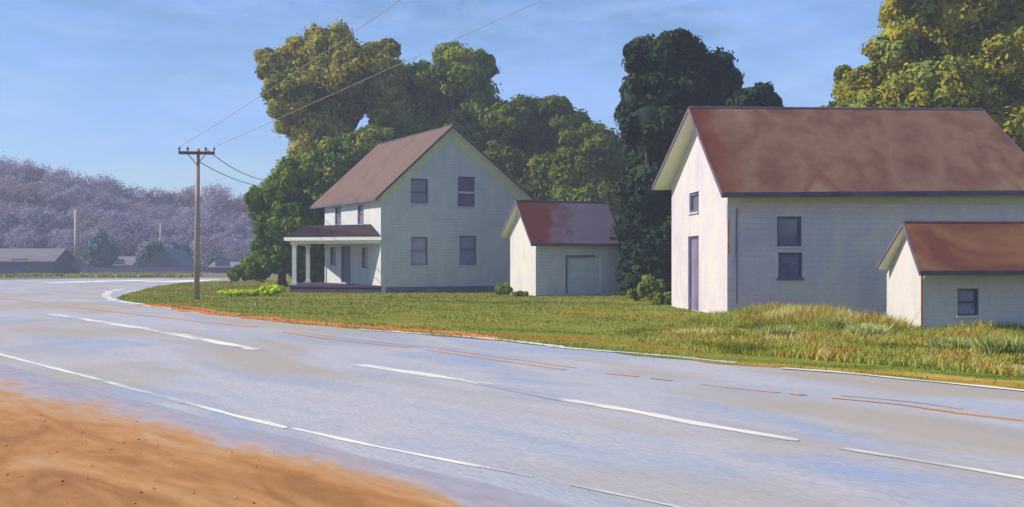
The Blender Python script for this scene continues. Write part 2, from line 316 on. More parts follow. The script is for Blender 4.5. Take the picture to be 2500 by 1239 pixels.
strip('verge', gp([(640, 676), (480, 679), (420, 682)]), 1.2, 1.2, 0.02, M['verge'], amp=.5, seed=11)
strip('pavement', gp([(575, 684), (480, 687), (370, 690)]), 8.5, 5.0, 0.022, M['concrete'], amp=.3, seed=12)
strip('pavement', gp([(370, 684.5), (250, 688), (110, 692)]), 5.0, 2.5, 0.022, M['concrete'], amp=.3, seed=13)
# road paint
W, Y = M['white_line'], M['yellow_line']
strip('edge_line', gp([(-60, 850), (0, 868), (250, 932), (500, 1000), (700, 1049)]), .20, .12, 0.018, W, road, seed=1, amp=.04)
strip('edge_line', gp([(715, 1050), (900, 1091), (1180, 1145)]), .10, .08, 0.018, W, road, seed=2, amp=.02)
strip('edge_line', gp([(1180, 1145), (1300, 1170)]), .06, .05, 0.018, W, road, seed=2, amp=.02)
strip('edge_line', gp([(1385, 1188), (1640, 1240), (1900, 1300), (2200, 1370)]), .07, .07, 0.018, W, road, seed=3, amp=.02)
strip('lane_line', gp([(120, 768), (330, 800), (540, 838), (620, 856)]), .42, .42, 0.018, W, road, seed=4, amp=.12)
strip('lane_line', gp([(875, 893), (960, 905), (1120, 930), (1300, 964), (1500, 1000), (1750, 1047), (1950, 1080)]), .40, .20, 0.018, W, road, seed=5, amp=.08)
strip('lane_line', gp([(2050, 1098), (2250, 1130), (2500, 1172), (2800, 1225)]), .14, .12, 0.018, W, road, seed=6, amp=.05)
strip('far_edge_line', gp([(875, 806), (1000, 815), (1200, 829), (1370, 850)]), .34, .3, 0.026, W, road, seed=7, amp=.08)
strip('far_edge_line', gp([(1340, 848), (1420, 856), (1560, 866), (1800, 889)]), .3, .2, 0.026, W, road, seed=8, amp=.08)
strip('far_edge_line', gp([(1905, 902), (2100, 917), (2280, 936), (2500, 957), (2900, 1003)]), .24, .2, 0.026, W, road, seed=9, amp=.05)
strip('far_edge_line', gp([(300, 706), (265, 714), (255, 724), (275, 735), (330, 742), (420, 756), (520, 768)]), .75, .45, 0.019, W, road, seed=10, amp=.15)
strip('far_edge_line', gp([(305, 716), (345, 709)]), .45, .4, 0.028, W, road, seed=10, amp=.15)
yl = [[(-120, 716), (0, 728), (120, 742)], [(100, 741), (350, 771), (560, 793), (620, 800)], [(690, 812), (800, 829), (1000, 851)],
      [(1040, 856), (1200, 879), (1380, 905)], [(1480, 914), (1560, 922)], [(1590, 926), (1640, 932)], [(1710, 941), (1900, 962)], [(1930, 964), (1960, 968)],
      [(2030, 975), (2200, 990), (2330, 1010)], [(2330, 1010), (2500, 1030), (2800, 1072)]]
for i, seg in enumerate(yl):
    wdt = .40 if i < 2 else .15
    strip('centre_line', gp(seg), wdt, wdt, 0.018 + .0012 * (i % 3), Y, road, seed=20 + i, amp=.04)
    if i in (2, 3, 8): strip('centre_line', [p + Vector((.20, .26, 0)) for p in gp(seg)], .09, .09, 0.018, Y, road, seed=40 + i, amp=.03)
# shoulder of sandy dirt with a dusty lilac fringe
dl = gp([(-500, 850), (-200, 895), (0, 938), (120, 972), (250, 1003), (400, 1030), (600, 1080), (720, 1112), (850, 1160), (1000, 1196), (1180, 1239), (1500, 1330)])
d1 = wob(wob(dl, .45, .3, 4), .12, .05, 8)
dirt = sheet('dirt_shoulder', [(p.x, p.y) for p in gp([(-500, 880), (-200, 930), (0, 975), (150, 1015), (400, 1062), (600, 1108), (720, 1142), (850, 1190), (1000, 1228), (1180, 1275), (1500, 1380)])] + [(4, -10), (-80, -10), (-80, 40)], 0.030, M['dirt'])
fl = gp([(-500, 815), (-200, 858), (0, 893), (250, 958), (500, 1028), (720, 1080), (900, 1128), (1180, 1190), (1500, 1275)])
f1 = wob(wob(fl, .16, .3, 6), .05, .08, 9)
def resamp(pts, n):
    a = np.array([[p.x, p.y] for p in pts]); d = np.r_[0, np.cumsum(np.hypot(*np.diff(a, axis=0).T))]; t = np.linspace(0, d[-1], n)
    return np.stack([np.interp(t, d, a[:, 0]), np.interp(t, d, a[:, 1])], 1)
il = gp([(-500, 900), (-200, 955), (0, 1005), (150, 1048), (400, 1092), (600, 1135), (720, 1172), (850, 1222), (1000, 1262), (1180, 1312), (1500, 1420)])
NS, NR = 160, 9; a_, b_ = resamp(fl, NS), resamp(il, NS); vs, fs, tv = [], [], []
for j in range(NR):
    q = a_ + (b_ - a_) * (j / (NR - 1)); vs += [(p[0], p[1], .036 if j < NR - 1 else .0305) for p in q]; tv += [j / (NR - 1)] * NS
for j in range(NR - 1):
    for i in range(NS - 1): fs.append((j * NS + i, j * NS + i + 1, (j + 1) * NS + i + 1, (j + 1) * NS + i))
m = MB(); m.add(vs, fs); M['fringe'] = nmat('dust_blending_into_sand', [(0.10, lin(174, 176, 184, .76)), (0.34, lin(172, 168, 182, .76)), (0.50, lin(184, 168, 168, .8)), (0.60, lin(200, 160, 126, .75)), (0.70, lin(202, 152, 100, .76)), (0.82, lin(190, 136, 82, .76)), (0.95, lin(170, 118, 70, .74))], 1.6, (.3, 1, 1), RD, detail=11, roughn=.6, tint=.6, rough=.95, fine=(9, .1), bump=.3, dist=1.0)
dirt.data.materials[0] = M['fringe']; at = dirt.data.attributes.new('tint', 'FLOAT', 'POINT'); at.data.foreach_set('value', np.ones(len(dirt.data.vertices), np.float32))
ds = m.build('dusty_shoulder', M['fringe'], None, fix=False)
if ds.data.polygons[0].normal.z < 0: ds.data.flip_normals()
at = ds.data.attributes.new('tint', 'FLOAT', 'POINT'); at.data.foreach_set('value', np.array(tv, np.float32)); tag(ds, kind='structure')

# ------------------------------------------------------------------ buildings
class Building:
    """plan corners p0..p3 counter-clockwise seen from above starting front-left; front eave wall p0->p1, right gable p1->p2, back p2->p3, left gable p3->p0"""
    def __init__(s, name, label, cat, plan, R0, R1, E0, E1, F0, F1, wallm, roofm, group=None, t=.14, edge=None, found=None):
        s.p = [Vector((p[0], p[1], 0)) for p in plan]
        s.base = s.p[0].copy()
        s.root = empty(name, s.base, label, cat, group)
        s.R0, s.R1 = Vector(R0), Vector(R1)
        s.E0 = Vector(E0); s.F0 = Vector(F0)
        s.fn = (s.R1 - s.R0).cross(s.E0 - s.R0).normalized(); s.bn = (s.R1 - s.R0).cross(s.F0 - s.R0).normalized()
        s.E1 = Vector((E1[0], E1[1], 0)); s.E1.z = s.zp(s.fn, s.E1); s.F1 = Vector((F1[0], F1[1], 0)); s.F1.z = s.zp(s.bn, s.F1)
        s.t = t; s.wallm = wallm; s.roofm = roofm; s.holes = [[], [], [], []]; s.roofs = None
        s.found = found
    def zp(s, n, q): return s.R0.z - (n.x * (q.x - s.R0.x) + n.y * (q.y - s.R0.y)) / n.z
    def ztop(s, q): return min(s.zp(s.fn, q), s.zp(s.bn, q)) - s.t * 1.15
    def edge(s, i): a, b = s.p[i], s.p[(i + 1) % 4]; u = (b - a); L = u.length; u = u / L; return a, u, L, Vector((u.y, -u.x, 0))
    def hit(s, i, px, py):
        a, u, L, n = s.edge(i); d = Vector(((px - 1250) / F, 1, -(py - HZ) / F)); o = Vector((0, 0, H))
        t = (a - o).dot(n) / d.dot(n); q = o + d * t; return (q - a).dot(u), q.z
    def opening(s, i, x0, y0, x1, y1):
        u0, za = s.hit(i, x0, y0); u1, zb = s.hit(i, x1, y0); _, zc = s.hit(i, x0, y1); _, zd = s.hit(i, x1, y1)
        r = (min(u0, u1), (zc + zd) / 2, max(u0, u1), (za + zb) / 2)
        r = (r[0], max(r[1], 0.02), r[2], r[3]); s.holes[i].append(r); return r
    def walls(s, z0=0.0):
        w = MB()
        for i in range(4):
            a, u, L, n = s.edge(i)
            us = {0.0, L}
            f = lambda x: s.zp(s.fn, a + u * x) - s.zp(s.bn, a + u * x)
            if f(0) * f(L) < 0: us.add(L * f(0) / (f(0) - f(L)))
            us = sorted(us)
            loop = [(0.0, z0), (L, z0)] + [(x, s.ztop(a + u * x)) for x in reversed(us)]
            pts = [Vector((x, z, 0)) for x, z in loop]; polys = [pts]
            for (u0, v0, u1, v1) in s.holes[i]: polys.append([Vector((u0, v0, 0)), Vector((u0, v1, 0)), Vector((u1, v1, 0)), Vector((u1, v0, 0))])
            flat = [q for pl in polys for q in pl]
            w.add([a + u * q.x + Vector((0, 0, q.y)) for q in flat], [tuple(t) for t in geometry.tessellate_polygon(polys)])
            for (u0, v0, u1, v1) in s.holes[i]:
                c = [(u0, v0), (u0, v1), (u1, v1), (u1, v0)]
                o = [a + u * x + Vector((0, 0, z)) for x, z in c]; bk = [q - n * .16 for q in o]
                w.add(o + bk, [(k, (k + 1) % 4, (k + 1) % 4 + 4, k + 4) for k in range(4)])
        s.wall = w.build('wall', s.wallm, s.root, fix=False)
    def roof(s, strip_mat=None, strip_w=0.0):
        t = s.t
        m = MB(); m.slab([s.E0, s.E1, s.R1, s.R0], t, (0, 0, -t)); m.slab([s.F1, s.F0, s.R0, s.R1], t, (0, 0, -t))
        m2 = m.build('roof', s.roofm, s.root)
        # soffit boards just under the slabs, rake and eave edge boards round them
        sf = MB(); dz = Vector((0, 0, -t - .02))
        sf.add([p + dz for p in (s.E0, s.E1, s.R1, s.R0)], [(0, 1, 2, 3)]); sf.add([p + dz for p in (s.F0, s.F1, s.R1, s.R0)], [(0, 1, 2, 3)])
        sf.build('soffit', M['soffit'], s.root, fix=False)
        for a, b in ((s.E0, s.E1), (s.F0, s.F1), (s.E0, s.R0), (s.F0, s.R0), (s.E1, s.R1), (s.F1, s.R1)):
            c = (s.R0 + s.R1 + s.E0 + s.F1) / 4; d = (b - a).normalized(); nn = Vector((d.y, -d.x, 0)).normalized()
            if nn.dot((a + b) / 2 - c) < 0: nn = -nn
            eb = MB(); ext = d * .02; mid = (a + b) / 2 + nn * .018 + Vector((0, 0, -t / 2 - .005))
            eb.box(mid, (b - a) / 2 + ext, nn * .015, Vector((0, 0, t / 2 + .012)))
            eb.build('roof_edge_board', s.edgem if hasattr(s, 'edgem') else M['edge'], s.root)
        rc = MB(); rc.tube([s.R0 + Vector((0, 0, .0)), s.R1 + Vector((0, 0, .0))], .05, 6); rc.build('ridge_cap', M['edge'], s.root)
        return m2
    def window(s, i, rects, panem, fw=.055, framem=None, slack=0.04, sill=True):
        """rects: stacked sashes in photo pixels, top first; one window in one opening"""
        fm = framem or M['frame']
        a, u, L, n = s.edge(i); R = []
        for r in rects:
            u0, za = s.hit(i, r[0], r[1]); u1, zb = s.hit(i, r[2], r[1]); _, zc = s.hit(i, r[0], r[3]); _, zd = s.hit(i, r[2], r[3])
            R.append((min(u0, u1), (zc + zd) / 2, max(u0, u1), (za + zb) / 2))
        hu0, hu1, hv0, hv1 = min(r[0] for r in R), max(r[2] for r in R), min(r[1] for r in R), max(r[3] for r in R)
        s.holes[i].append((hu0, hv0, hu1, hv1))
        pt = lambda x, z, d: a + u * x + Vector((0, 0, z)) + n * d
        fr = MB(); Z = Vector((0, 0, 1))
        def bar(x0, z0, x1, z1, d0, d1): fr.box(pt((x0 + x1) / 2, (z0 + z1) / 2, (d0 + d1) / 2), u * ((x1 - x0) / 2), n * ((d1 - d0) / 2), Z * ((z1 - z0) / 2))
        g = .004
        bar(hu0 + g, hv0 + g, hu0 + fw, hv1 - g, -.13, -.05); bar(hu1 - fw, hv0 + g, hu1 - g, hv1 - g, -.13, -.05)
        bar(hu0 + fw, hv1 - fw, hu1 - fw, hv1 - g, -.13, -.05); bar(hu0 + fw, hv0 + g, hu1 - fw, hv0 + fw, -.13, -.05)
        f = fr.build('window', fm, s.root)
        for k in range(len(R) - 1):
            zt, zb_ = R[k][1], R[k + 1][3]
            mr = MB(); mr.box(pt((hu0 + hu1) / 2, (zt + zb_) / 2, -.08), u * ((hu1 - hu0) / 2 - fw), n * .035, Z * (max(.04, zt - zb_) / 2))
            mr.build('meeting_rail', s.railm if hasattr(s, 'railm') and zt - zb_ > .09 else fm, f)
        zc = [hv1 - fw] + [(R[k][1] + R[k + 1][3]) / 2 for k in range(len(R) - 1)] + [hv0 + fw]
        for k in range(len(R)):
            pn = MB(); pn.box(pt((hu0 + hu1) / 2, (zc[k] + zc[k + 1]) / 2, -.115 + .012 * k), u * ((hu1 - hu0) / 2 - fw), n * .005, Z * ((zc[k] - zc[k + 1]) / 2))
            pn.build('pane', panem, f)
        if sill:
            sl = MB(); sl.box(pt((hu0 + hu1) / 2, hv0 - .03, .02), u * ((hu1 - hu0) / 2 + .05), n * .045, Z * .028); sl.build('sill', s.wallm if sill is True else sill, f)
        return f
    def door(s, i, rect, m, inset=.12, knob=True, frame=None, fw=.06):
        a, u, L, n = s.edge(i); r = s.opening(i, *rect); Z = Vector((0, 0, 1))
        pt = lambda x, z, d: a + u * x + Vector((0, 0, z)) + n * d
        d = MB(); d.box(pt((r[0] + r[2]) / 2, (r[1] + r[3]) / 2, -inset), u * ((r[2] - r[0]) / 2 - .01), n * .025, Z * ((r[3] - r[1]) / 2 - .01))
        o = d.build('door', m, s.root)
        fr = MB()
        for x in (r[0] + fw / 2, r[2] - fw / 2): fr.box(pt(x, (r[1] + r[3]) / 2, -inset + .05), u * fw / 2, n * .023, Z * ((r[3] - r[1]) / 2 - .004))
        fr.box(pt((r[0] + r[2]) / 2, r[3] - fw / 2, -inset + .05), u * ((r[2] - r[0]) / 2 - fw), n * .022, Z * fw / 2)
        fr.build('door_frame', frame or M['frame'], o)
        if knob:
            k = MB(); q = pt(r[2] - .16, r[1] + 1.0, -inset + .02); k.tube([q, q + n * .06, q + n * .09], [.012, .035, .01], 8); k.build('handle', M['insulator'], o)
        return o

XY = lambda v: (v.x, v.y)
# --- farmhouse ------------------------------------------------------------
uL = Vector((-.468, .883, 0)); uR = Vector((.883, .468, 0))
HS = 1.08
sz = lambda z: H + (z - H) * HS
A = Vector((-6.94, 54.2, 0)) * HS; B = A + uR * 9.0 * HS; LH = 9.7 * HS
C_ = A + uL * LH; D_ = B + uL * LH
mid = A + uR * 4.02 * HS
OV = .35
z_eave, z_ridge = sz(5.52), sz(9.25)
Ra = mid - uL * OV; Ra.z = z_ridge; Rb = mid + uL * (LH + 1.7); Rb.z = z_ridge + .1
slope = (z_ridge - (z_eave + .12)) / (4.02 * HS)
oe = .45
Ea = A - uR * oe - uL * OV; Ea.z = z_eave + .12 - slope * oe
Eb = C_ - uR * oe + uL * 1.7
Fa = B + uR * oe - uL * OV; Fa.z = Ea.z
Fb = D_ + uR * oe + uL * 1.7
# front eave wall = the sunlit left wall (C_ -> A), right gable = A -> B facing the road
house = Building('farmhouse', 'two-storey pale grey farmhouse with a steep pinkish-brown gable roof and columned side porch', 'house',
                 [XY(C_), XY(A), XY(B), XY(D_)], Rb, Ra, (Eb.x, Eb.y, Ea.z), Ea, (Fb.x, Fb.y, Fa.z), Fa, M['house_wall'], M['house_roof'])
house.railm = M['house_wall']
house.window(1, [(1003, 437, 1045, 468), (1003, 471, 1045, 497)], M['pane'])
house.window(1, [(1118, 432, 1157, 468), (1119, 473, 1159, 505)], M['pane'])
house.window(1, [(1004, 579, 1043, 612), (1004, 614, 1044, 647)], M['blue_pane'])
house.window(1, [(1122, 576, 1161, 608), (1123, 611, 1163, 647)], M['blue_pane'])
house.window(0, [(818, 506, 833, 526), (818, 527, 833, 550)], M['pane'])
house.window(0, [(873, 502, 888, 522), (873, 524, 888, 548)], M['pane'])
house.window(0, [(806, 604, 820, 624), (806, 625, 820, 648)], M['blue_pane'])
house.window(0, [(883, 605, 898, 628), (883, 630, 898, 655)], M['blue_pane'])
house.door(0, (833, 601, 856, 691), M['door'])
house.walls(); house.roof()
a, u, L, n = house.edge(1); Z = Vector((0, 0, 1))
# rake bands with the soffit's grass-lit green painted in, and dark foundation band
for (p, q) in ((Vector((a.x, a.y, 0)), None),):
    apex_u = 4.02 * HS
    za = house.ztop(a); zm = house.ztop(a + u * apex_u) ; ze = house.ztop(a + u * L)
    for (u0, z0, u1, z1) in ((0, za, apex_u, zm), (L, ze, apex_u, zm)):
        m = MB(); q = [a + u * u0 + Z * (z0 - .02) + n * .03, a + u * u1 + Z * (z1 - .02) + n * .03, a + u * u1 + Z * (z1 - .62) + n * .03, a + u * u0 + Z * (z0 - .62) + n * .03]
        m.slab(q, .03, n * -.025); m.build('rake_bounce_band', M['trim'], house.root)
for i in (1, 2, 3):
    a, u, L, n = house.edge(i); m = MB(); m.box(a + u * (L / 2 if i != 1 else L / 2 + .15) + n * .02 + Z * .17, u * (L / 2 - (.0 if i != 1 else .15)), n * .025, Z * .18)
    m.build('foundation', M['foundation'], house.root)
# porch: floor, posts, beam, low roof
FZ = .44
Lf = Vector((-12.15, 55.8, 0)) * HS; Mf = Vector((-12.9, 63.3, 0)) * HS; An = A + Vector((.06, -.12, 0))
Cn = C_ + uL * .1
fl_pts = [An, Lf, Mf, Cn + Vector((0, 0, 0)), A + uR * -.02]
m = MB(); m.slab([Vector((p.x, p.y, FZ)) for p in fl_pts[:4]], .1, (0, 0, -.12)); m.build('porch_floor', M['porch_floor'], house.root)
m = MB()
for p, q in ((An, Lf), (Lf, Mf)):
    d = (q - p).normalized(); nn = Vector((-d.y, d.x, 0)); m.box((p + q) / 2 + Z * .19 - nn * .08, (q - p) / 2 - d * .08, nn * .02, Z * .19)
m.build('porch_skirt', M['porch_floor'], house.root)
PZ = 3.0
Lr = P(694, 580, 55.5 * HS); Ar = P(931, 580, 54.05 * HS); Mr = Vector((-13.6, 64.0, 0)) * HS; 
T1 = P(905, 548, 55.55 * HS); T2 = P(742, 552, 62.5 * HS)
T1w = A + uL * 1.5 * HS; T1 = Vector((T1w.x, T1w.y, T1.z))
zb = Lr.z
m = MB()
Cw = C_ + uL * .05
pts = [Vector((Ar.x, Ar.y, zb)), Vector((Lr.x, Lr.y, zb)), Vector((Mr.x, Mr.y, zb)), Vector((Cw.x, Cw.y, zb)), T1, Vector((T2.x, T2.y, T2.z)), Vector((Cw.x, Cw.y, T1.z)), Vector((A.x, A.y, zb))]
m.add(pts, [(0, 1, 5, 4), (1, 2, 5), (2, 3, 6, 5), (4, 5, 6), (0, 4, 7), (0, 7, 3, 2, 1)])
m.build('porch_roof', M['porch_roof'], house.root, fix=False)
m = MB()
for p, q in ((pts[0], pts[1]), (pts[1], pts[2])):
    d = (q - p).normalized(); nn = Vector((-d.y, d.x, 0)); m.box((p + q) / 2 - Z * .10, (q - p) / 2 + d * .01, nn * .03, Z * .095)
for p, q in ((An, Lf), (Lf, Mf)):
    d = (q - p).normalized(); nn = Vector((-d.y, d.x, 0)); m.box((p + q) / 2 - nn * .12 + Z * (zb - .28), (q - p) / 2 - d * .12, nn * .07, Z * .10)
m.build('porch_fascia', M['white_trim'], house.root)
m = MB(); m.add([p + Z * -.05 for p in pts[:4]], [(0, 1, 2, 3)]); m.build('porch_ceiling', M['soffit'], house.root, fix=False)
for q, w in ((Lf + Vector((.28, .2, 0)), .12), (P(752, 690, 62.4 * HS), .12), (P(797, 690, 63.4 * HS), .07)):
    c = MB(); c.box((q.x, q.y, (FZ + zb) / 2 - .14), (w, 0, 0), (0, w, 0), (0, 0, (zb - FZ) / 2 - .14))
    c.box((q.x, q.y, FZ + .08), (w + .05, 0, 0), (0, w + .05, 0), (0, 0, .08)); c.box((q.x, q.y, zb - .42), (w + .05, 0, 0), (0, w + .05, 0), (0, 0, .06))
    c.build('column', M['white_trim'], house.root)

# --- garage ---------------------------------------------------------------
g0 = Vector((1.24, 53.5, 0)); gu = Vector((.93, .36, 0)).normalized()
g3 = Vector((-.10, 57.0, 0)); g1 = g0 + gu * 4.97; g2 = g3 + gu * 4.97
gR0 = P(1260, 490, 55.0); gR1 = gR0 + gu * 5.35
gE0 = P(1298, 594, 53.0); gE1 = gE0 + gu * 5.3
gF0 = P(1222, 575, 57.4); gF1 = gF0 + gu * 5.5
garage = Building('garage', 'small lavender-grey garage with a red and slate roof, before the farmhouse corner', 'garage',
                  [XY(g0), XY(g1), XY(g2), XY(g3)], gR0, gR1, gE0, gE1, gF0, gF1, M['garage_wall'], M['garage_roof'])
garage.door(0, (1381, 627, 1468, 716), M['garage_door'], inset=.14, knob=False, frame=M['garage_door'], fw=.04)
a, u, L, n = garage.edge(0)
m = MB(); r = garage.holes[0][0]
m.box(a + u * (r[0] + .04) + Z * ((r[1] + r[3]) / 2) + n * .01, u * .05, n * .015, Z * ((r[3] - r[1]) / 2)); m.box(a + u * ((r[0] + r[2]) / 2 - .2) + Z * (r[3] + .02) + n * .012, u * ((r[2] - r[0]) / 2 - .2), n * .016, Z * .05)
m.build('door_track', M['frame'], garage.root)
garage.walls(); garage.roof()
m = MB(); m.box(a + u * (L / 2) + n * .012 + Z * 2.66, u * (L / 2), n * .012, Z * .13); m.build('frieze_bounce_band', M['trim'], garage.root)

# --- barn -----------------------------------------------------------------
b0 = Vector((7.0, 33.3, 0)); b3 = Vector((6.36, 40.8, 0)); b1 = Vector((17.6, 34.55, 0)); b2 = Vector((16.25, 41.4, 0))
bR0 = P(1682, 263, 36.2); bR1 = P(2399, 268, 37.6)
bE0 = P(1764, 471, 32.5); bE1 = P(2585, 466, 34.0)
bF0 = P(1594, 455, 41.1); bF1 = P(2250, 455, 42.4)
barn = Building('barn', 'tall lavender-grey barn with a big rusty brown roof and sunlit white gable end', 'barn',
                [XY(b0), XY(b1), XY(b2), XY(b3)], bR0, bR1, bE0, bE1, (bF0.x, bF0.y, bF0.z), bF1, M['barn_wall'], M['barn_roof'])
barn.railm = M['barn_wall']
barn.window(0, [(1897, 529, 1957, 602)], M['pane'], fw=.075)
barn.window(0, [(1900, 617, 1959, 680)], M['pane'], fw=.07, sill=M['frame'])
barn.window(3, [(1683, 470, 1706, 519)], M['pane'], fw=.10)
barn.door(3, (1680, 577, 1706, 779), M['barn_door'], inset=.13, fw=.07)
barn.walls(); barn.roof()
# red rust strip along the near rake of the roof, dark corner trim, frieze with grass bounce painted in
up = barn.fn if barn.fn.z > 0 else -barn.fn
def onroof(q, lift): return q + up * lift
a, u, L, n = barn.edge(0)
m = MB(); m.box(a + u * (L / 2) + n * .012 + Z * 3.84, u * (L / 2), n * .012, Z * .12); m.build('frieze_bounce_band', M['frieze'], barn.root)
m = MB(); m.box(a + u * .30 + n * .03 + Z * 2.0, u * .02, n * .03, Z * 1.55); m.build('downpipe', M['frame'], barn.root)
m = MB(); m.box(a + u * .035 + n * .008 + Z * 2.62, u * .03, n * .008, Z * .55); m.build('corner_board', M['rust_edge'], barn.root)

# --- shed -----------------------------------------------------------------
s0 = Vector((10.22, 25.6, 0)); s3 = Vector((10.54, 28.8, 0)); s1 = Vector((17.0, 26.4, 0)); s2 = Vector((17.0, 29.5, 0))
sR0 = P(2206, 543, 26.5); sR1 = Vector((17.4, 27.3, sR0.z + .03))
sE0 = P(2247, 662, 24.9); sE1 = Vector((17.4, 25.7, 0))
sF0 = P(2142, 649, 28.5); sF1 = Vector((17.4, 29.15, 0))
shed = Building('shed', 'low small shed with an orange-brown roof and white gable, in front of the barn', 'shed',
                [XY(s0), XY(s1), XY(s2), XY(s3)], sR0, sR1, sE0, sE1, sF0, sF1, M['shed_wall'], M['shed_roof'], t=.09)
shed.window(0, [(2338, 705, 2390, 736), (2339, 741, 2390, 771)], M['blue_pane'], fw=.05)
shed.walls(); shed.roof()
a, u, L, n = shed.edge(0)
m = MB(); m.box(a + u * .022 + n * .006 + Z * .62, u * .022, n * .006, Z * .72); m.build('corner_board', M['rust_edge'], shed.root)
m = MB(); m.box(a + u * (L / 2 + .04) + n * .008 + Z * 1.45, u * (L / 2 - .05), n * .008, Z * .06); m.build('frieze_bounce_band', M['trim'], shed.root)

# ------------------------------------------------------------------ utility poles and wires
def pole(name, base, top, r0, r1, label, arm=None):
    root = empty(name, base, label, 'utility pole', 'utility poles')
    m = MB(); m.tube([base, base.lerp(top, .5), top], [r0, (r0 + r1) / 2, r1], 10); m.build('pole_shaft', M['pole'], root, True)
    if arm:
        c = Vector((top.x, top.y, arm[0])); d = Vector(arm[1]).normalized(); w = arm[2]
        m = MB(); m.box(c + Vector((0, -.18, 0)), d * w, Vector((-d.y, d.x, 0)) * .055, (0, 0, .07)); ca = m.build('crossarm', M['arm'], root)
        for k in (-.97, -.5, .5, .97):
            q = c + d * w * k + Vector((0, -.18, .07)); m = MB(); m.tube([q, q + Vector((0, 0, .06)), q + Vector((0, 0, .1)), q + Vector((0, 0, .2))], [.025, .03, .07, .05], 8)
            m.build('insulator', M['insulator'], ca, True)
        for k in (-1, 1):
            m = MB(); m.tube([c + d * w * .5 * k + Vector((0, -.16, -.05)), Vector((top.x, top.y - .15, arm[0] - .55))], .02, 5); m.build('brace', M['arm'], root)
        return root, c, d
    return root
pb = G(480, 733); D0 = pb.y; ptop = P(483, 364, D0)
pr, arm_c, arm_d = pole('utility_pole', pb, ptop, .135, .095, 'tall grey utility pole with a brown crossarm, standing on the lawn point', (P(483, 375, D0).z, (1, .12, 0), .82))
pole('distant_pole', G(188, 669), P(187, 512, G(188, 669).y), .42, .36, 'thick brown pole rising in front of the far mauve woods')
pole('distant_pole', P(392, 662, 175), P(393, 545, 175), .26, .2, 'thin distant pole above the dark teal tree')
pole('distant_pole', P(334, 664, 165), P(334, 616, 165), .2, .18, 'short stub post left of the dark teal tree')
# wires run overhead towards the next pole behind the camera
def wire(name, a, b, sag, r, label, n=28):
    pts = [a.lerp(b, i / n) - Vector((0, 0, sag * 4 * (i / n) * (1 - i / n))) for i in range(n + 1)]
    m = MB(); m.tube([p for p in pts], [r * (.35 + .65 * min(1, p.y / 45)) for p in pts], 6)
    return tag(m.build(name, M['wire'], None, True, loc=a), label, 'wire', 'power lines from the pole')
za = arm_c.z + .2
wire('power_line', arm_c - arm_d * .80 + Vector((0, -.18, .27)), Vector((12.5, -12, 7)), .4, .010, 'upper wire running from the left end of the crossarm up over the road')
wire('power_line', arm_c + arm_d * .80 + Vector((0, -.18, .27)), Vector((22.5, -12, 9)), 0.0, .010, 'lower wire running from the right end of the crossarm across the oak crown')
wire('service_wire', arm_c + arm_d * .42 + Vector((0, -.18, .2)), P(705, 432, 76), .75, .02, 'upper of the two short wires drooping from the pole to the trees')
wire('service_wire', Vector((ptop.x, ptop.y - .1, arm_c.z - .35)), P(712, 452, 78), .6, .02, 'lower of the two short wires drooping from the pole to the trees')

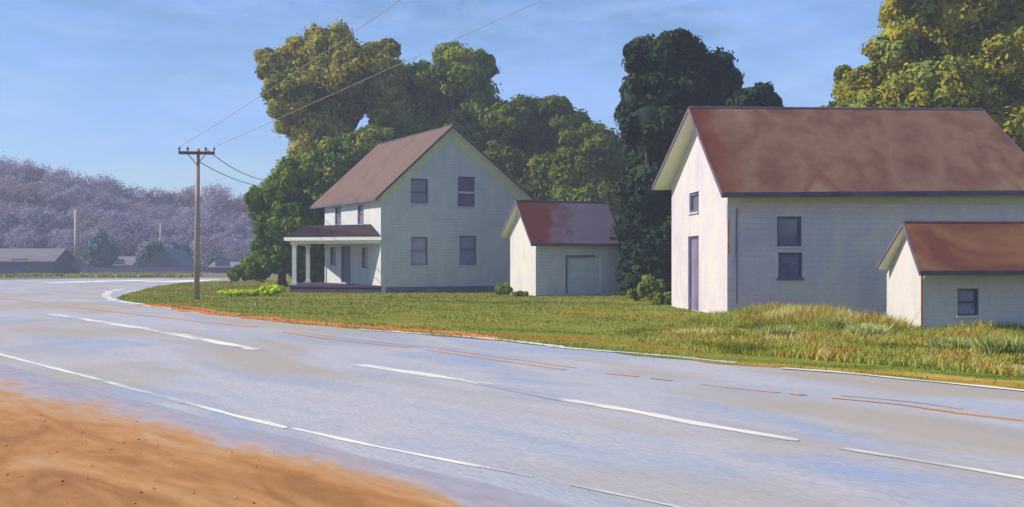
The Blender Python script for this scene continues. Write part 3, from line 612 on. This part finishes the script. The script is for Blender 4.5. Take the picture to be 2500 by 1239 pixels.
# ------------------------------------------------------------------ foliage
ICO = None
def ico():
    global ICO
    if ICO is None:
        import bmesh
        bm = bmesh.new(); bmesh.ops.create_icosphere(bm, subdivisions=2, radius=1)
        bm.verts.ensure_lookup_table()
        ICO = (np.array([v.co[:] for v in bm.verts]), np.array([[v.index for v in f.verts] for f in bm.faces])); bm.free()
    return ICO
def leaf_mesh(name, mat, lobes, leaf=.4, per=70, sub=26, parent=None, loc=None, core=.72, subr=(.30, .52), elong=1.7, lo=-1.0, jit=.36):
    """lobes: (cx,cy,cz,rx,ry,rz). Each lobe carries leaf clumps on its outside; leaves are small folded quads."""
    base = np.array(parent.location[:] if parent is not None else loc[:])
    V, FQ, T = [], [], []; nv = 0
    for (cx, cy, cz, rx, ry, rz) in lobes:
        c = np.array([cx, cy, cz]); r = np.array([rx, ry, rz]); rm = (rx * ry * rz) ** (1 / 3)
        ns = int(sub * rng.uniform(.85, 1.15))
        d = rng.normal(size=(ns, 3)); d /= np.linalg.norm(d, axis=1)[:, None]; d = d[d[:, 2] > lo]
        ns = len(d)
        sc = c + d * r * rng.uniform(.6, .9, (ns, 1)); sr = rng.uniform(*subr, ns) * rm
        st = rng.uniform(0, 1, ns) ** 1.0
        n = per * ns
        k = np.repeat(np.arange(ns), per)
        dd = rng.normal(size=(n, 3)); dd /= np.linalg.norm(dd, axis=1)[:, None]
        rad = rng.uniform(.35, 1.08, n) ** .6; rad = np.where(rng.uniform(0, 1, n) < .13, rng.uniform(1.0, 1.45, n), rad)
        pos = sc[k] + dd * (sr[k] * rad)[:, None] * np.array([1.0, 1.0, .85])
        # leaf frame: normal leaning outward of the clump, random spin
        nn = dd + rng.normal(size=(n, 3)) * jit; nn /= np.linalg.norm(nn, axis=1)[:, None]
        a = np.cross(nn, rng.normal(size=(n, 3))); a /= np.linalg.norm(a, axis=1)[:, None]; b = np.cross(nn, a)
        s = leaf * rng.uniform(.55, 1.25, n)[:, None]
        q = np.stack([pos - a * s * elong * .5, pos - b * s * .42 + nn * s * .12, pos + a * s * elong * .5, pos + b * s * .42 + nn * s * .12], 1)
        V.append(q.reshape(-1, 3)); f = np.arange(n * 4).reshape(-1, 4) + nv; nv += n * 4; FQ.append(f)
        T.append(np.repeat(np.clip(st[k] * .8 + rng.uniform(0, .2, n), 0, 1), 4))
    V = np.concatenate(V); FQ = np.concatenate(FQ); T = np.concatenate(T)
    cV, cF = [], []; m0 = len(V)
    iv, fi = ico()
    if core:
        for (cx, cy, cz, rx, ry, rz) in lobes:
            w = 1 + .16 * np.sin(iv @ rng.normal(size=(3, 3)) * 3).sum(1)[:, None] * .5
            cV.append(np.array([cx, cy, cz]) + iv * w * core * np.array([rx, ry, rz])); cF.append(fi + m0); m0 += len(iv)
        cV = np.concatenate(cV); cF = np.concatenate(cF)
    nV = len(V) + (len(cV) if core else 0)
    me = bpy.data.meshes.new(name)
    allV = np.concatenate([V, cV]) if core else V
    me.vertices.add(nV); me.vertices.foreach_set('co', (allV - base).astype(np.float32).ravel())
    nl = len(FQ) * 4 + (len(cF) * 3 if core else 0); nf = len(FQ) + (len(cF) if core else 0)
    me.loops.add(nl); me.loops.foreach_set('vertex_index', np.concatenate([FQ.ravel(), cF.ravel()]) if core else FQ.ravel())
    me.polygons.add(nf)
    ls = np.concatenate([np.arange(len(FQ)) * 4, len(FQ) * 4 + np.arange(len(cF)) * 3]) if core else np.arange(len(FQ)) * 4
    me.polygons.foreach_set('loop_start', ls.astype(np.int32))
    at = me.attributes.new('tint', 'FLOAT', 'POINT'); at.data.foreach_set('value', np.concatenate([T, np.full(len(cV), .35)]).astype(np.float32) if core else T.astype(np.float32))
    me.update(calc_edges=True); me.validate(); me.materials.append(mat)
    o = bpy.data.objects.new(name, me); COL.objects.link(o)
    if parent is not None: o.parent = parent
    else: o.location = loc
    return o
def tree(name, label, base, lobes_px, D, mat, leaf=.4, per=60, sub=26, tr=.35, group=None, cat='tree', depth=.9, trunk_h=None, core=.72, dj=0.0, limbs=True, elong=1.7):
    """lobes_px: (px, py, rx, ry[, extra depth]) in photo pixels at distance D"""
    base = Vector(base); root = empty(name, base, label, cat, group); L = []
    for l in lobes_px:
        dd = D + (l[4] if len(l) > 4 else rng.uniform(-1, 1) * dj); c = P(l[0], l[1], dd); rx, rz = l[2] / F * dd, l[3] / F * dd
        L.append((c.x, c.y, max(c.z, rz * .55), rx, (rx + rz) / 2 * depth, rz))
    leaf_mesh('crown', mat, L, leaf, per, sub, parent=root, core=core, elong=elong)
    zt = trunk_h or np.mean([l[2] for l in L]); cx = np.mean([l[0] for l in L]); m = MB()
    top = Vector((base.x * .4 + cx * .6, D, zt))
    m.tube([base, base.lerp(top, .12) , base.lerp(top, .5) + Vector((.15, 0, 0)), top], [tr * 1.35, tr, tr * .75, tr * .3], 10)
    m.build('trunk', M['bark'], root, True)
    if limbs:
        for l in L[:6]:
            s = base.lerp(top, rng.uniform(.3, .7)); e = Vector(l[:3]); mdl = s.lerp(e, .5) + Vector((0, 0, .4))
            m = MB(); m.tube([s, mdl, e], [tr * .5, tr * .32, tr * .1], 7); m.build('limb', M['bark'], root, True)
    return root

g = 'trees behind the farmhouse'
tree('broad_tree', 'tallest olive-brown tree left of the farmhouse ridge, overhanging to the left', P(800, 655, 84) * 1 if False else (P(800, 640, 84).x, 84, 0), [
    (800, 120, 70, 50), (735, 150, 75, 55), (680, 185, 42, 50), (850, 170, 75, 60), (930, 190, 60, 55), (770, 225, 85, 60), (700, 240, 45, 55), (860, 230, 75, 45), (740, 300, 55, 55), (945, 245, 45, 50),
    (790, 330, 65, 70), (760, 400, 55, 70), (805, 105, 45, 30), (950, 300, 40, 40), (950, 118, 26, 18), (915, 135, 30, 24), (648, 140, 24, 16), (830, 285, 30, 40)], 84, M['oak'], leaf=.27, per=330, sub=34, tr=.55, group=g, dj=2.5)
tree('broad_tree', 'deep green tree rising directly behind the farmhouse roof peak', (P(1090, 640, 86).x, 86, 0), [
    (1120, 175, 70, 50), (1175, 160, 32, 32), (1060, 210, 75, 50), (1000, 260, 65, 55), (1140, 240, 75, 60), (1090, 290, 90, 60), (1180, 290, 55, 60), (1020, 340, 90, 60), (930, 385, 60, 55), (1140, 350, 90, 70),
    (1000, 205, 40, 34), (1105, 135, 45, 22)], 86, M['oak2'], leaf=.27, per=330, sub=34, tr=.55, group=g, dj=2.5)
tree('broad_tree', 'round-topped green tree above the right slope of the farmhouse roof', (P(1260, 640, 82).x, 82, 0), [
    (1250, 290, 60, 50), (1310, 300, 62, 55), (1360, 275, 42, 36), (1390, 320, 50, 50), (1230, 340, 70, 60), (1310, 370, 80, 70), (1240, 410, 80, 60), (1350, 440, 70, 70), (1280, 470, 70, 60), (1190, 262, 26, 18)], 82, M['back'], leaf=.27, per=330, sub=32, tr=.5, group=g, dj=2.5)
tree('broad_tree', 'lower green tree above the garage roof beside the blackish tree', (P(1430, 640, 78).x, 78, 0), [
    (1440, 360, 60, 50), (1490, 380, 50, 50), (1410, 430, 70, 65), (1480, 450, 60, 65), (1440, 510, 80, 60), (1520, 500, 45, 70), (1480, 570, 60, 60), (1540, 590, 50, 80), (1390, 500, 60, 60), (1500, 640, 60, 50)], 78, M['back'], leaf=.27, per=300, sub=30, tr=.45, group=g, dj=2)
tree('broad_tree', 'dark green tree filling in beneath the tallest tree, left of the farmhouse eave', (P(840, 640, 80).x, 80, 0), [
    (840, 395, 60, 55), (800, 430, 60, 60), (880, 370, 55, 50), (740, 440, 60, 60), (730, 510, 60, 60), (790, 500, 60, 60), (830, 470, 60, 60), (700, 590, 50, 60), (770, 590, 60, 70), (900, 420, 60, 60), (860, 560, 70, 70), (930, 345, 40, 36)], 80, M['oak2'], leaf=.27, per=280, sub=30, tr=.4, group=g, dj=1.5)
tree('leafy_tree', 'bright green low tree nearest the mauve woods, left of the porch', (P(690, 640, 74).x, 74, 0), [
    (700, 470, 50, 50), (665, 500, 45, 40), (630, 485, 24, 24), (720, 540, 55, 50), (670, 560, 45, 45), (700, 610, 55, 50), (650, 620, 36, 42), (630, 520, 18, 20), (740, 600, 45, 50), (720, 430, 40, 36), (640, 655, 50, 22), (590, 668, 34, 12)], 74, M['bright'], leaf=.25, per=260, sub=28, tr=.3, group=g, dj=1.2)
tree('vine_covered_shrub', 'dark green shrub seen between the porch columns', (P(770, 640, 76).x, 76, 0), [
    (775, 625, 20, 45), (765, 660, 26, 34), (735, 640, 24, 50), (782, 600, 16, 24), (748, 600, 22, 30), (728, 610, 24, 50)], 76, M['ivy'], leaf=.3, per=70, sub=22, tr=.12, cat='shrub', limbs=False)
tree('dark_tree', 'blackish-green tree towering beside the left end of the barn', (P(1590, 640, 54).x, 54, 0), [
    (1600, 150, 62, 55), (1660, 150, 70, 55), (1560, 130, 34, 30), (1720, 190, 70, 55), (1765, 200, 38, 34), (1640, 220, 85, 60), (1560, 240, 50, 50), (1720, 250, 60, 55), (1600, 300, 80, 60), (1540, 270, 30, 26), (1590, 380, 62, 70),
    (1580, 470, 62, 80), (1580, 560, 60, 80), (1590, 640, 62, 70), (1655, 560, 50, 80), (1660, 450, 50, 80), (1655, 670, 50, 60), (1640, 350, 60, 70), (1570, 690, 50, 36), (1650, 100, 44, 20), (1620, 430, 50, 60)], 54, M['dark'], leaf=.22, per=280, sub=32, tr=.45, dj=1.5, core=.8)
tree('dark_tree', 'small blackish tree showing just above the barn ridge', (P(1845, 640, 50).x, 50, 0), [
    (1850, 232, 38, 30), (1820, 250, 34, 26), (1880, 255, 22, 20), (1845, 300, 60, 50), (1840, 390, 60, 60)], 50, M['dark'], leaf=.28, per=150, sub=26, tr=.25, core=.8)
tree('golden_tree', 'huge golden olive tree behind the right end of the barn', (P(2400, 640, 52).x, 52, 0), [
    (2230, 40, 80, 70), (2330, 30, 90, 80), (2440, 20, 90, 90), (2180, 110, 50, 60), (2250, 130, 80, 70), (2360, 120, 90, 80), (2460, 130, 90, 80), (2160, 200, 60, 55), (2100, 220, 50, 50), (2250, 220, 80, 70), (2350, 220, 90, 70),
    (2450, 230, 90, 80), (2075, 262, 36, 26), (2160, 280, 90, 50), (2300, 300, 90, 70), (2430, 330, 100, 80), (2530, 100, 90, 90), (2540, 250, 90, 90), (2540, 400, 90, 90), (2200, -60, 60, 60), (2330, -80, 100, 80), (2450, -80, 100, 80), (2065, 190, 20, 26), (2480, 450, 90, 80), (2200, 380, 90, 80), (2350, 420, 90, 80)],
    52, M['gold'], leaf=.2, per=330, sub=30, tr=.5, dj=2)
tree('golden_tree', 'olive tree low behind the barn, left foot of the huge tree', (P(2080, 640, 56).x, 56, 0), [(2040, 300, 50, 36), (2100, 330, 70, 50), (2060, 380, 70, 60), (2150, 390, 60, 60)], 56, M['gold'], leaf=.45, per=60, sub=24, tr=.25)

# --- the far mauve woods on their hill --------------------------------------
def prof(px):
    xs = [-1500, -700, -300, 0, 60, 130, 200, 300, 320, 400, 470, 520, 560, 610, 640, 670, 720, 900, 1300, 2600]
    ys = [470, 400, 384, 394, 398, 412, 424, 440, 458, 474, 466, 458, 466, 492, 520, 570, 590, 560, 540, 520]
    return float(np.interp(px, xs, ys))
hv, hf = [], []; NXH, NYH = 90, 14
for j in range(NYH):
    for i in range(NXH):
        px = -1500 + 4200 * i / (NXH - 1); D = 205 + 22 * j; t = min(1, j / 7)
        top = max(0, (HZ - prof(px)) / F * 250 + H - 7)
        p = P(px, HZ, 220); x = p.x * (1 + j * .06)
        hv.append((x, D, -0.5 + top * (t * t * (3 - 2 * t)) + .5 * mnoise.noise(Vector((x * .03, D * .03, 0)))))
for j in range(NYH - 1):
    for i in range(NXH - 1): q = j * NXH + i; hf.append((q, q + 1, q + NXH + 1, q + NXH))
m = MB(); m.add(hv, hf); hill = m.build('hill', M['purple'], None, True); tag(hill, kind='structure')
L = []
for row, (Dr, fr) in enumerate(((186, .42), (192, .62), (200, .82), (208, 1.0))):
    px = -700 + row * 7
    while px < 780 if row else px < 690:
        top = prof(px) + rng.uniform(-6, 8); d = Dr + rng.uniform(-3, 3)
        zt = (H - (top - HZ) / F * d) * fr; r = rng.uniform(3.0, 4.4)
        z = zt - r
        while z > -1:
            c = P(px, HZ, d); L.append((c.x + rng.uniform(-1, 1), d, z, r, r * .8, r * 1.1)); z -= r * 1.5
            if row == 3 and z < zt * .5: break
        px += r / Dr * F * rng.uniform(.9, 1.2)
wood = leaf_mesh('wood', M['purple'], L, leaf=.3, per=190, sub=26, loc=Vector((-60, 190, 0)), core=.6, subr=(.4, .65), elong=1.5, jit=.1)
tag(wood, 'mauve-grey bare wood covering the far hillside', 'wood', kind='stuff')

# --- far small things under the woods ----------------------------------------
g2_ = 'bushes in front of the far woods'
tree('far_tree', 'grey-teal rounded tree right of the thick brown pole', (P(245, 640, 165).x, 165, 0), [(245, 600, 30, 34), (228, 618, 20, 26), (262, 620, 20, 26), (245, 630, 30, 22)], 165, M['teal'], leaf=.7, per=30, sub=18, tr=.3, limbs=False)
tree('far_tree', 'dark teal tree, darkest of the trees under the woods', (P(375, 640, 160).x, 160, 0), [(378, 612, 18, 20), (366, 630, 16, 20), (392, 625, 16, 18)], 160, M['deepteal'], leaf=.6, per=30, sub=18, tr=.25, limbs=False)
tree('far_tree', 'grey-teal tree just right of the dark teal tree', (P(430, 640, 168).x, 168, 0), [(436, 612, 20, 22), (448, 628, 18, 22), (425, 630, 20, 20)], 168, M['teal'], leaf=.6, per=30, sub=18, tr=.25, limbs=False)
tree('far_tree', 'small pale teal tree beside the bright green tree', (P(640, 640, 150).x, 150, 0), [(638, 625, 20, 20), (622, 625, 10, 18)], 150, M['teal'], leaf=.55, per=30, sub=18, tr=.2, limbs=False)
tree('far_tree', 'tiny teal bush over the far grey wall', (P(530, 640, 170).x, 170, 0), [(528, 634, 12, 10), (520, 640, 8, 7)], 170, M['teal'], leaf=.5, per=24, sub=12, tr=.15, limbs=False)
tree('far_tree', 'low slate-blue bush between the long grey shed and the brown pole', (P(160, 655, 158).x, 158, 0), [(158, 658, 20, 11), (172, 660, 14, 9)], 158, M['teal'], leaf=.5, per=24, sub=14, tr=.15, limbs=False, trunk_h=1.0)

M['far_grey'] = nmat('slate_boarding', [(0.3, lin(88, 88, 98)), (0.5, lin(104, 104, 110)), (0.7, lin(96, 94, 108))], .5, (.3, .3, 2), fine=(3, .15))
M['far_grey2'] = nmat('slate_roofing', [(0.3, lin(106, 104, 112)), (0.7, lin(124, 122, 130))], .4, (.3, 1, 2), fine=(3, .15))
M['far_teal'] = nmat('teal_roofing', [(0.3, lin(86, 104, 116)), (0.7, lin(106, 122, 134))], .4, (.3, 1, 2), fine=(3, .15))
M['far_wall'] = nmat('lilac_wall', [(0.3, lin(118, 114, 138)), (0.7, lin(136, 130, 152))], .4, fine=(3, .1))
def far_shed(name, label, x0, x1, D, zt, ze, dep, wallm, roofm, gable=False, doors=0):
    a = P(x0, HZ, D).x; b = P(x1, HZ, D).x; root = empty(name, (a, D, 0), label, 'building')
    w = MB(); r = MB()
    if not gable:
        w.slab([(a, D, 0), (b, D, 0), (b, D + dep, 0), (a, D + dep, 0)], 1, (0, 0, ze))
        for x in (a, b - .1): w.add([(x, D, ze), (x, D + dep, ze), (x, D + dep / 2, zt - .1), (x + .1, D, ze), (x + .1, D + dep, ze), (x + .1, D + dep / 2, zt - .1)], [(0, 1, 2), (3, 5, 4), (0, 3, 4, 1)])
        for s_ in (-1, 1):
            y0 = D + dep / 2 + s_ * (dep / 2 + .4); r.slab([(a - .5, y0, ze - .15), (b + .5, y0, ze - .15), (b + .5, D + dep / 2, zt), (a - .5, D + dep / 2, zt)], 1, (0, 0, -.15))
    else:
        w.slab([(a, D, 0), (b, D, 0), (b, D + dep, 0), (a, D + dep, 0)], 1, (0, 0, ze)); c = (a + b) / 2
        w.add([(a, D, ze), (b, D, ze), (c, D, zt - .1), (a, D + dep, ze), (b, D + dep, ze), (c, D + dep, zt - .1)], [(0, 1, 2), (3, 5, 4)])
        for x in (a - .5, b + .5): r.slab([(x, D - .4, ze - .15), (x, D + dep + .4, ze - .15), (c, D + dep + .4, zt), (c, D - .4, zt)], 1, (0, 0, -.15))
    w.build('wall', wallm, root); r.build('roof', roofm, root)
    for k in range(doors):
        x = a + (b - a) * (k + .7) / (doors + .4); m = MB(); m.box((x, D - .04, 1.15), (1.2, 0, 0), (0, .04, 0), (0, 0, 1.1)); m.build('door', M['frame'], root)
    return root
far_shed('long_shed', 'long dark grey shed at the far left under the woods', -260, 128, 150, P(0, 607, 153).z, P(0, 636, 150).z, 7, M['far_grey'], M['far_grey2'], doors=3)
far_shed('far_house', 'small teal-grey gabled house between the teal trees', 352, 452, 156, P(0, 608, 156).z, P(0, 648, 156).z, 7, M['far_teal'], M['far_teal'], True, doors=1)
far_shed('far_house', 'low lilac-grey building right of the utility pole', 516, 572, 165, P(0, 640, 165).z, P(0, 650, 165).z, 6, M['far_grey'], M['far_wall'], doors=1)
far_shed('far_house', 'low lilac shed between the rounded tree and the stub post', 255, 318, 172, P(0, 626, 172).z, P(0, 646, 172).z, 6, M['far_wall'], M['far_grey2'], doors=1)
def far_wall(label, x0, x1, D, py):
    a, b = P(x0, 640, D), P(x1, 640, D); h = P(0, py, D).z; root = empty('boundary_wall', (a.x, D, 0), label, 'wall', 'low walls below the far woods')
    m = MB(); m.box(((a.x + b.x) / 2, D, h / 2), ((b.x - a.x) / 2, 0, 0), (0, .12, 0), (0, 0, h / 2)); m.build('wall_face', M['far_wall'], root)
    m = MB(); m.box(((a.x + b.x) / 2, D, h + .04), ((b.x - a.x) / 2 + .1, 0, 0), (0, .18, 0), (0, 0, .05)); m.build('coping', M['far_grey2'], root)
far_wall('low lilac wall below the rounded teal tree', 200, 350, 150, 655)
far_wall('low slate wall in front of the teal gabled house', 352, 480, 148, 654)

# ------------------------------------------------------------------ grass, weeds, bushes
def inside(poly, x, y):
    c = np.zeros(len(x), bool); n = len(poly)
    for i in range(n):
        x0, y0 = poly[i]; x1, y1 = poly[(i + 1) % n]
        k = ((y0 > y) != (y1 > y)) & (x < (x1 - x0) * (y - y0) / (y1 - y0 + 1e-12) + x0); c ^= k
    return c
FOOT = [[XY(v) for v in b_.p] for b_ in (house, garage, barn, shed)] + [[XY(v) for v in (An, Lf, Mf, Cn)]]
def blades(name, x, y, h, w, mat, lean=.35, z0=.016, label=None, cat=None, clump=None):
    n = len(x); base = np.stack([x, y, np.full(n, z0)], 1); az = rng.uniform(0, 2 * np.pi, n)
    side = np.stack([np.cos(az), np.sin(az), np.zeros(n)], 1); ld = rng.uniform(0, 2 * np.pi, n)
    le = np.stack([np.cos(ld), np.sin(ld), np.zeros(n)], 1) * (h * lean * rng.uniform(.2, 1.2, n))[:, None]
    up = np.array([0, 0, 1.0]); wv = side * (w * rng.uniform(.6, 1.3, n))[:, None]
    mid_ = base + up * (h * .55)[:, None] + le * .35; top = base + up * h[:, None] + le
    V = np.stack([base - wv * .5, base + wv * .5, mid_ + wv * .42, mid_ - wv * .42, top], 1).reshape(-1, 3)
    o0 = V.mean(0); o0[2] = 0
    k = np.arange(n)[:, None] * 5
    q = (k + np.array([0, 1, 2, 3])); t = (k + np.array([3, 2, 4]))
    me = bpy.data.meshes.new(name); me.vertices.add(len(V)); me.vertices.foreach_set('co', (V - o0).astype(np.float32).ravel())
    me.loops.add(n * 7); me.loops.foreach_set('vertex_index', np.concatenate([q.ravel(), t.ravel()]).astype(np.int32))
    me.polygons.add(n * 2); me.polygons.foreach_set('loop_start', np.concatenate([np.arange(n) * 4, n * 4 + np.arange(n) * 3]).astype(np.int32))
    tn = rng.uniform(0, 1, n) if clump is None else np.clip(clump + rng.uniform(-.15, .15, n), 0, 1)
    at = me.attributes.new('tint', 'FLOAT', 'POINT'); at.data.foreach_set('value', np.repeat(tn, 5).astype(np.float32))
    me.update(calc_edges=True); me.materials.append(mat); o = bpy.data.objects.new(name, me); COL.objects.link(o); o.location = Vector(o0)
    return tag(o, label, cat, kind='stuff')
def scatter(n, poly):
    p = np.array(poly); x = rng.uniform(p[:, 0].min(), p[:, 0].max(), n); y = rng.uniform(p[:, 1].min(), p[:, 1].max(), n)
    k = inside(poly, x, y)
    for f in FOOT: k &= ~inside(f, x, y)
    return x[k], y[k]
# short lawn: everywhere the camera could see, tufts
lp = [(p.x, p.y) for p in lawn_line] + [(-27.5, 106), (-10, 76), (14, 66), (30, 40), (26, 10), (14, 8)]
x, y = scatter(330000, lp)
keep = rng.uniform(0, 1, len(x)) < np.clip(38 / y, .25, 1); x, y = x[keep], y[keep]
nz = np.array([mnoise.noise(Vector((a_ * .5, b_ * .5, 2))) for a_, b_ in zip(x, y)])
blades('grass', x, y, rng.uniform(.02, .055, len(x)) * (1 + np.clip(nz, -.5, 1)), np.full(len(x), .035) * np.clip(y / 35, .6, 2), M['grass'], .9, label='short patchy green and ochre lawn grass', cat='grass')
# tall weeds along the road in front of the barn and shed
wp = [(p.x, p.y) for p in gp([(2700, 960), (2500, 925), (2275, 905), (1910, 876), (1700, 862), (1560, 838), (1520, 810), (1640, 800), (1780, 782)])] + [(7.4, 33.2), (9.6, 33.2), (10.2, 25.4), (18, 26.0), (18, 14)]
x, y = scatter(130000, wp)
nz = np.array([mnoise.noise(Vector((a_ * .55, b_ * .55, 7))) for a_, b_ in zip(x, y)])
edge_d = np.clip((y - (13.2 + (17 - x) * 1.02)) / 5, 0, 1)
mound = np.exp(-((x / y - .30) / .09) ** 2)
hh = (.13 + .22 * np.clip(nz + .35, 0, 1) + .13 * mound) * (.45 + .65 * edge_d) * rng.uniform(.6, 1.25, len(x))
cl = np.clip(.5 + nz * .8, 0, 1)
blades('weeds', x, y, hh * 1.05, np.full(len(x), .028), M['weed'], .6, label='tall olive and straw weeds along the verge before the barn', cat='weeds', clump=cl)
def tuft(label, px, py, n, h, spread, mat, cat='weed clump', group=None, name='weed_clump', w=.035, lean=.6):
    c = G(px, py, .03); n = n * 3; ang = rng.uniform(0, 2 * np.pi, n); r = spread * np.sqrt(rng.uniform(0, 1, n))
    o = blades(name, c.x + np.cos(ang) * r, c.y + np.sin(ang) * r * .6, h * rng.uniform(.4, 1.1, n), np.full(n, w), mat, lean, clump=np.full(n, rng.uniform(.3, .9)))
    del o['kind']; return tag(o, label, cat, group)
M['straw'] = nmat('pale_straw_blades', [(0.3, lin(128, 136, 66)), (0.5, lin(158, 162, 96)), (0.7, lin(178, 178, 122))], 1.2, k=1.35, tint=.4, translucent=.3, spec=.1, fine=(3, .1))
gt = 'pale weed clumps along the verge'
for lab, px, py, n, h, sp in (('pale weed clump leaning against the corner of the barn weeds, left of the shed gable', 2120, 826, 260, .36, .5),
                              ('pale weed clump midway along the barn wall', 2040, 815, 220, .42, .35), ('pale weed clump below the shed window', 2330, 862, 260, .34, .4),
                              ('pale weed clump at the right edge of the shed wall', 2440, 872, 320, .42, .45), ('dark-footed weed clump before the barn, beneath its stacked windows', 1900, 830, 200, .36, .4)):
    tuft(lab, px, py, n, h, sp, M['straw'], group=gt)
def bush(name, label, px, py, D, rx, ry, mat, leaf=.16, n=3, group=None, cat='bush'):
    c = P(px, py, D); root = empty(name, (c.x, D, 0), label, cat, group); s_ = F / D; L = []
    for i in range(n):
        a_ = (i - (n - 1) / 2) / max(1, n) * 1.3; L.append((c.x + a_ * rx / s_, D + rng.uniform(-.2, .2), max(.1, c.z + rng.uniform(-.2, .2) * ry / s_), rx / s_ * .6, rx / s_ * .6, ry / s_ * rng.uniform(.8, 1.05)))
    L2 = []
    for l in L:
        for q in range(3): L2.append((l[0] + rng.uniform(-.55, .55) * l[3], l[1] + rng.uniform(-.4, .4) * l[4], max(.08, l[2] * rng.uniform(.6, 1.3)), l[3] * rng.uniform(.45, .8), l[4] * .6, l[5] * rng.uniform(.4, .8)))
    leaf_mesh('foliage', mat, L2, leaf * .6, 70, 12, parent=root, core=.5)
    m = MB()
    for k in range(4): m.tube([(c.x, D, 0), (c.x + rng.uniform(-.3, .3) * rx / s_, D + rng.uniform(-.1, .1), max(.3, c.z))], [.03, .012], 5)
    m.build('stem', M['bark'], root, True); return root
bush('lime_bush', 'lime yellow bush beside the porch step', 662, 708, 53.5, 30, 14, M['lime'], .16)
for i, (px, w_) in enumerate(((610, 24), (565, 30))):
    bush('lime_flowerbed', ('lime yellow flower patch between the porch and the utility pole', 'faint lime flower patch nearest the utility pole')[i], px, 714, 52.5, w_, 5, M['lime'], .12, cat='flower bed')
bush('green_bush', 'bright green bush at the foot of the garage gable', 1226, 706, 55.6, 22, 16, M['bush'], .18)
bush('green_bush', 'low sprig right of the garage gable foot', 1268, 718, 53.0, 20, 8, M['bush'], .12)
bush('leafy_shrub', 'upright leafy shrub before the blackish tree, left of the barn', 1590, 705, 46, 36, 28, M['bush'], .28, 3, cat='shrub')
bush('leafy_shrub', 'smaller leafy shrub left of the upright one', 1552, 718, 47, 20, 16, M['bush'], .22, 2, cat='shrub')
bush('leafy_shrub', 'low shrub crowding the white barn corner', 1618, 738, 42.5, 24, 22, M['bush'], .22, 2, cat='shrub')
for i, (x0, x1) in enumerate(((30, 115), (180, 222), (250, 470))):
    D = 125; a, b = P(x0, 670, D), P(x1, 670, D); n = int((b.x - a.x) * 260)
    o = blades('grass', rng.uniform(a.x, b.x, n), rng.uniform(D - 4, D + 5, n), rng.uniform(.15, .5, n), np.full(n, .2), M['weed'], .6, z0=0, label='olive grass strip beyond the far bend', cat='grass')

# gravel on the shoulder
def gravel(n, poly, mat, label, s0, s1, z):
    p = np.array(poly); x = rng.uniform(p[:, 0].min(), p[:, 0].max(), n); y = rng.uniform(p[:, 1].min(), p[:, 1].max(), n); k = inside(poly, x, y); x, y = x[k], y[k]; n = len(x)
    O = np.array([[1, 0, 0], [0, 1, 0], [-1, 0, 0], [0, -1, 0], [0, 0, .8], [.6, .6, .3], [-.6, .5, .4]]); Fc = np.array([[0, 5, 4], [5, 1, 4], [1, 6, 4], [6, 2, 4], [2, 3, 4], [3, 0, 4], [0, 1, 5], [1, 2, 6]])
    s_ = (s0 + (s1 - s0) * rng.uniform(0, 1, n) ** 4)[:, None, None]; a_ = rng.uniform(0, 6.28, n); R_ = np.zeros((n, 3, 3)); R_[:, 0, 0] = np.cos(a_); R_[:, 0, 1] = -np.sin(a_); R_[:, 1, 0] = np.sin(a_); R_[:, 1, 1] = np.cos(a_); R_[:, 2, 2] = 1
    V = np.einsum('nij,kj->nki', R_, O) * rng.uniform(.7, 1.3, (n, 7, 3)) * s_ + np.stack([x, y, np.full(n, z)], 1)[:, None, :]
    o0 = Vector((x.mean(), y.mean(), z)); V = V.reshape(-1, 3) - np.array(o0); Q = (np.arange(n)[:, None, None] * 7 + Fc).reshape(-1, 3)
    me = bpy.data.meshes.new('gravel'); me.vertices.add(len(V)); me.vertices.foreach_set('co', V.astype(np.float32).ravel()); me.loops.add(Q.size); me.loops.foreach_set('vertex_index', Q.astype(np.int32).ravel())
    me.polygons.add(len(Q)); me.polygons.foreach_set('loop_start', (np.arange(len(Q)) * 3).astype(np.int32)); at = me.attributes.new('tint', 'FLOAT', 'POINT'); at.data.foreach_set('value', np.repeat(rng.uniform(0, 1, n), 7).astype(np.float32))
    me.update(calc_edges=True); me.materials.append(mat); o = bpy.data.objects.new('gravel', me); COL.objects.link(o); o.location = o0; return tag(o, label, 'gravel', kind='stuff')
M['stone'] = nmat('sandy_stones', [(0.3, lin(160, 118, 78)), (0.5, lin(186, 138, 92)), (0.65, lin(196, 154, 118)), (0.8, lin(196, 176, 160))], 3, k=.75, tint=.6, fine=(9, .1))
gravel(5000, [(p.x, p.y) for p in d1] + [(4, 4), (-14, 4), (-22, 20)], M['stone'], 'loose sandy gravel scattered over the roadside dirt', .005, .02, .034)
gravel(2500, [(p.x, p.y) for p in f1] + [(p.x, p.y) for p in reversed(d1)], M['stone'], 'thin gravel spilled along the dusty edge of the road', .004, .014, .026)

# ------------------------------------------------------------------ the hazy air
hz = bpy.data.materials.new('haze'); hz.use_nodes = True
hn, hl = hz.node_tree.nodes, hz.node_tree.links; hn.clear()
ho = hn.new('ShaderNodeOutputMaterial'); pv = hn.new('ShaderNodeVolumePrincipled'); pv.inputs['Color'].default_value = (.74, .78, .98, 1)
pv.inputs['Density'].default_value = 0.0014; pv.inputs['Anisotropy'].default_value = 0.0
hl.new(pv.outputs[0], ho.inputs['Volume'])
m = MB(); m.box((0, 290, 14), (430, 0, 0), (0, 360, 0), (0, 0, 15.5)); tag(m.build('haze', hz), kind='stuff')
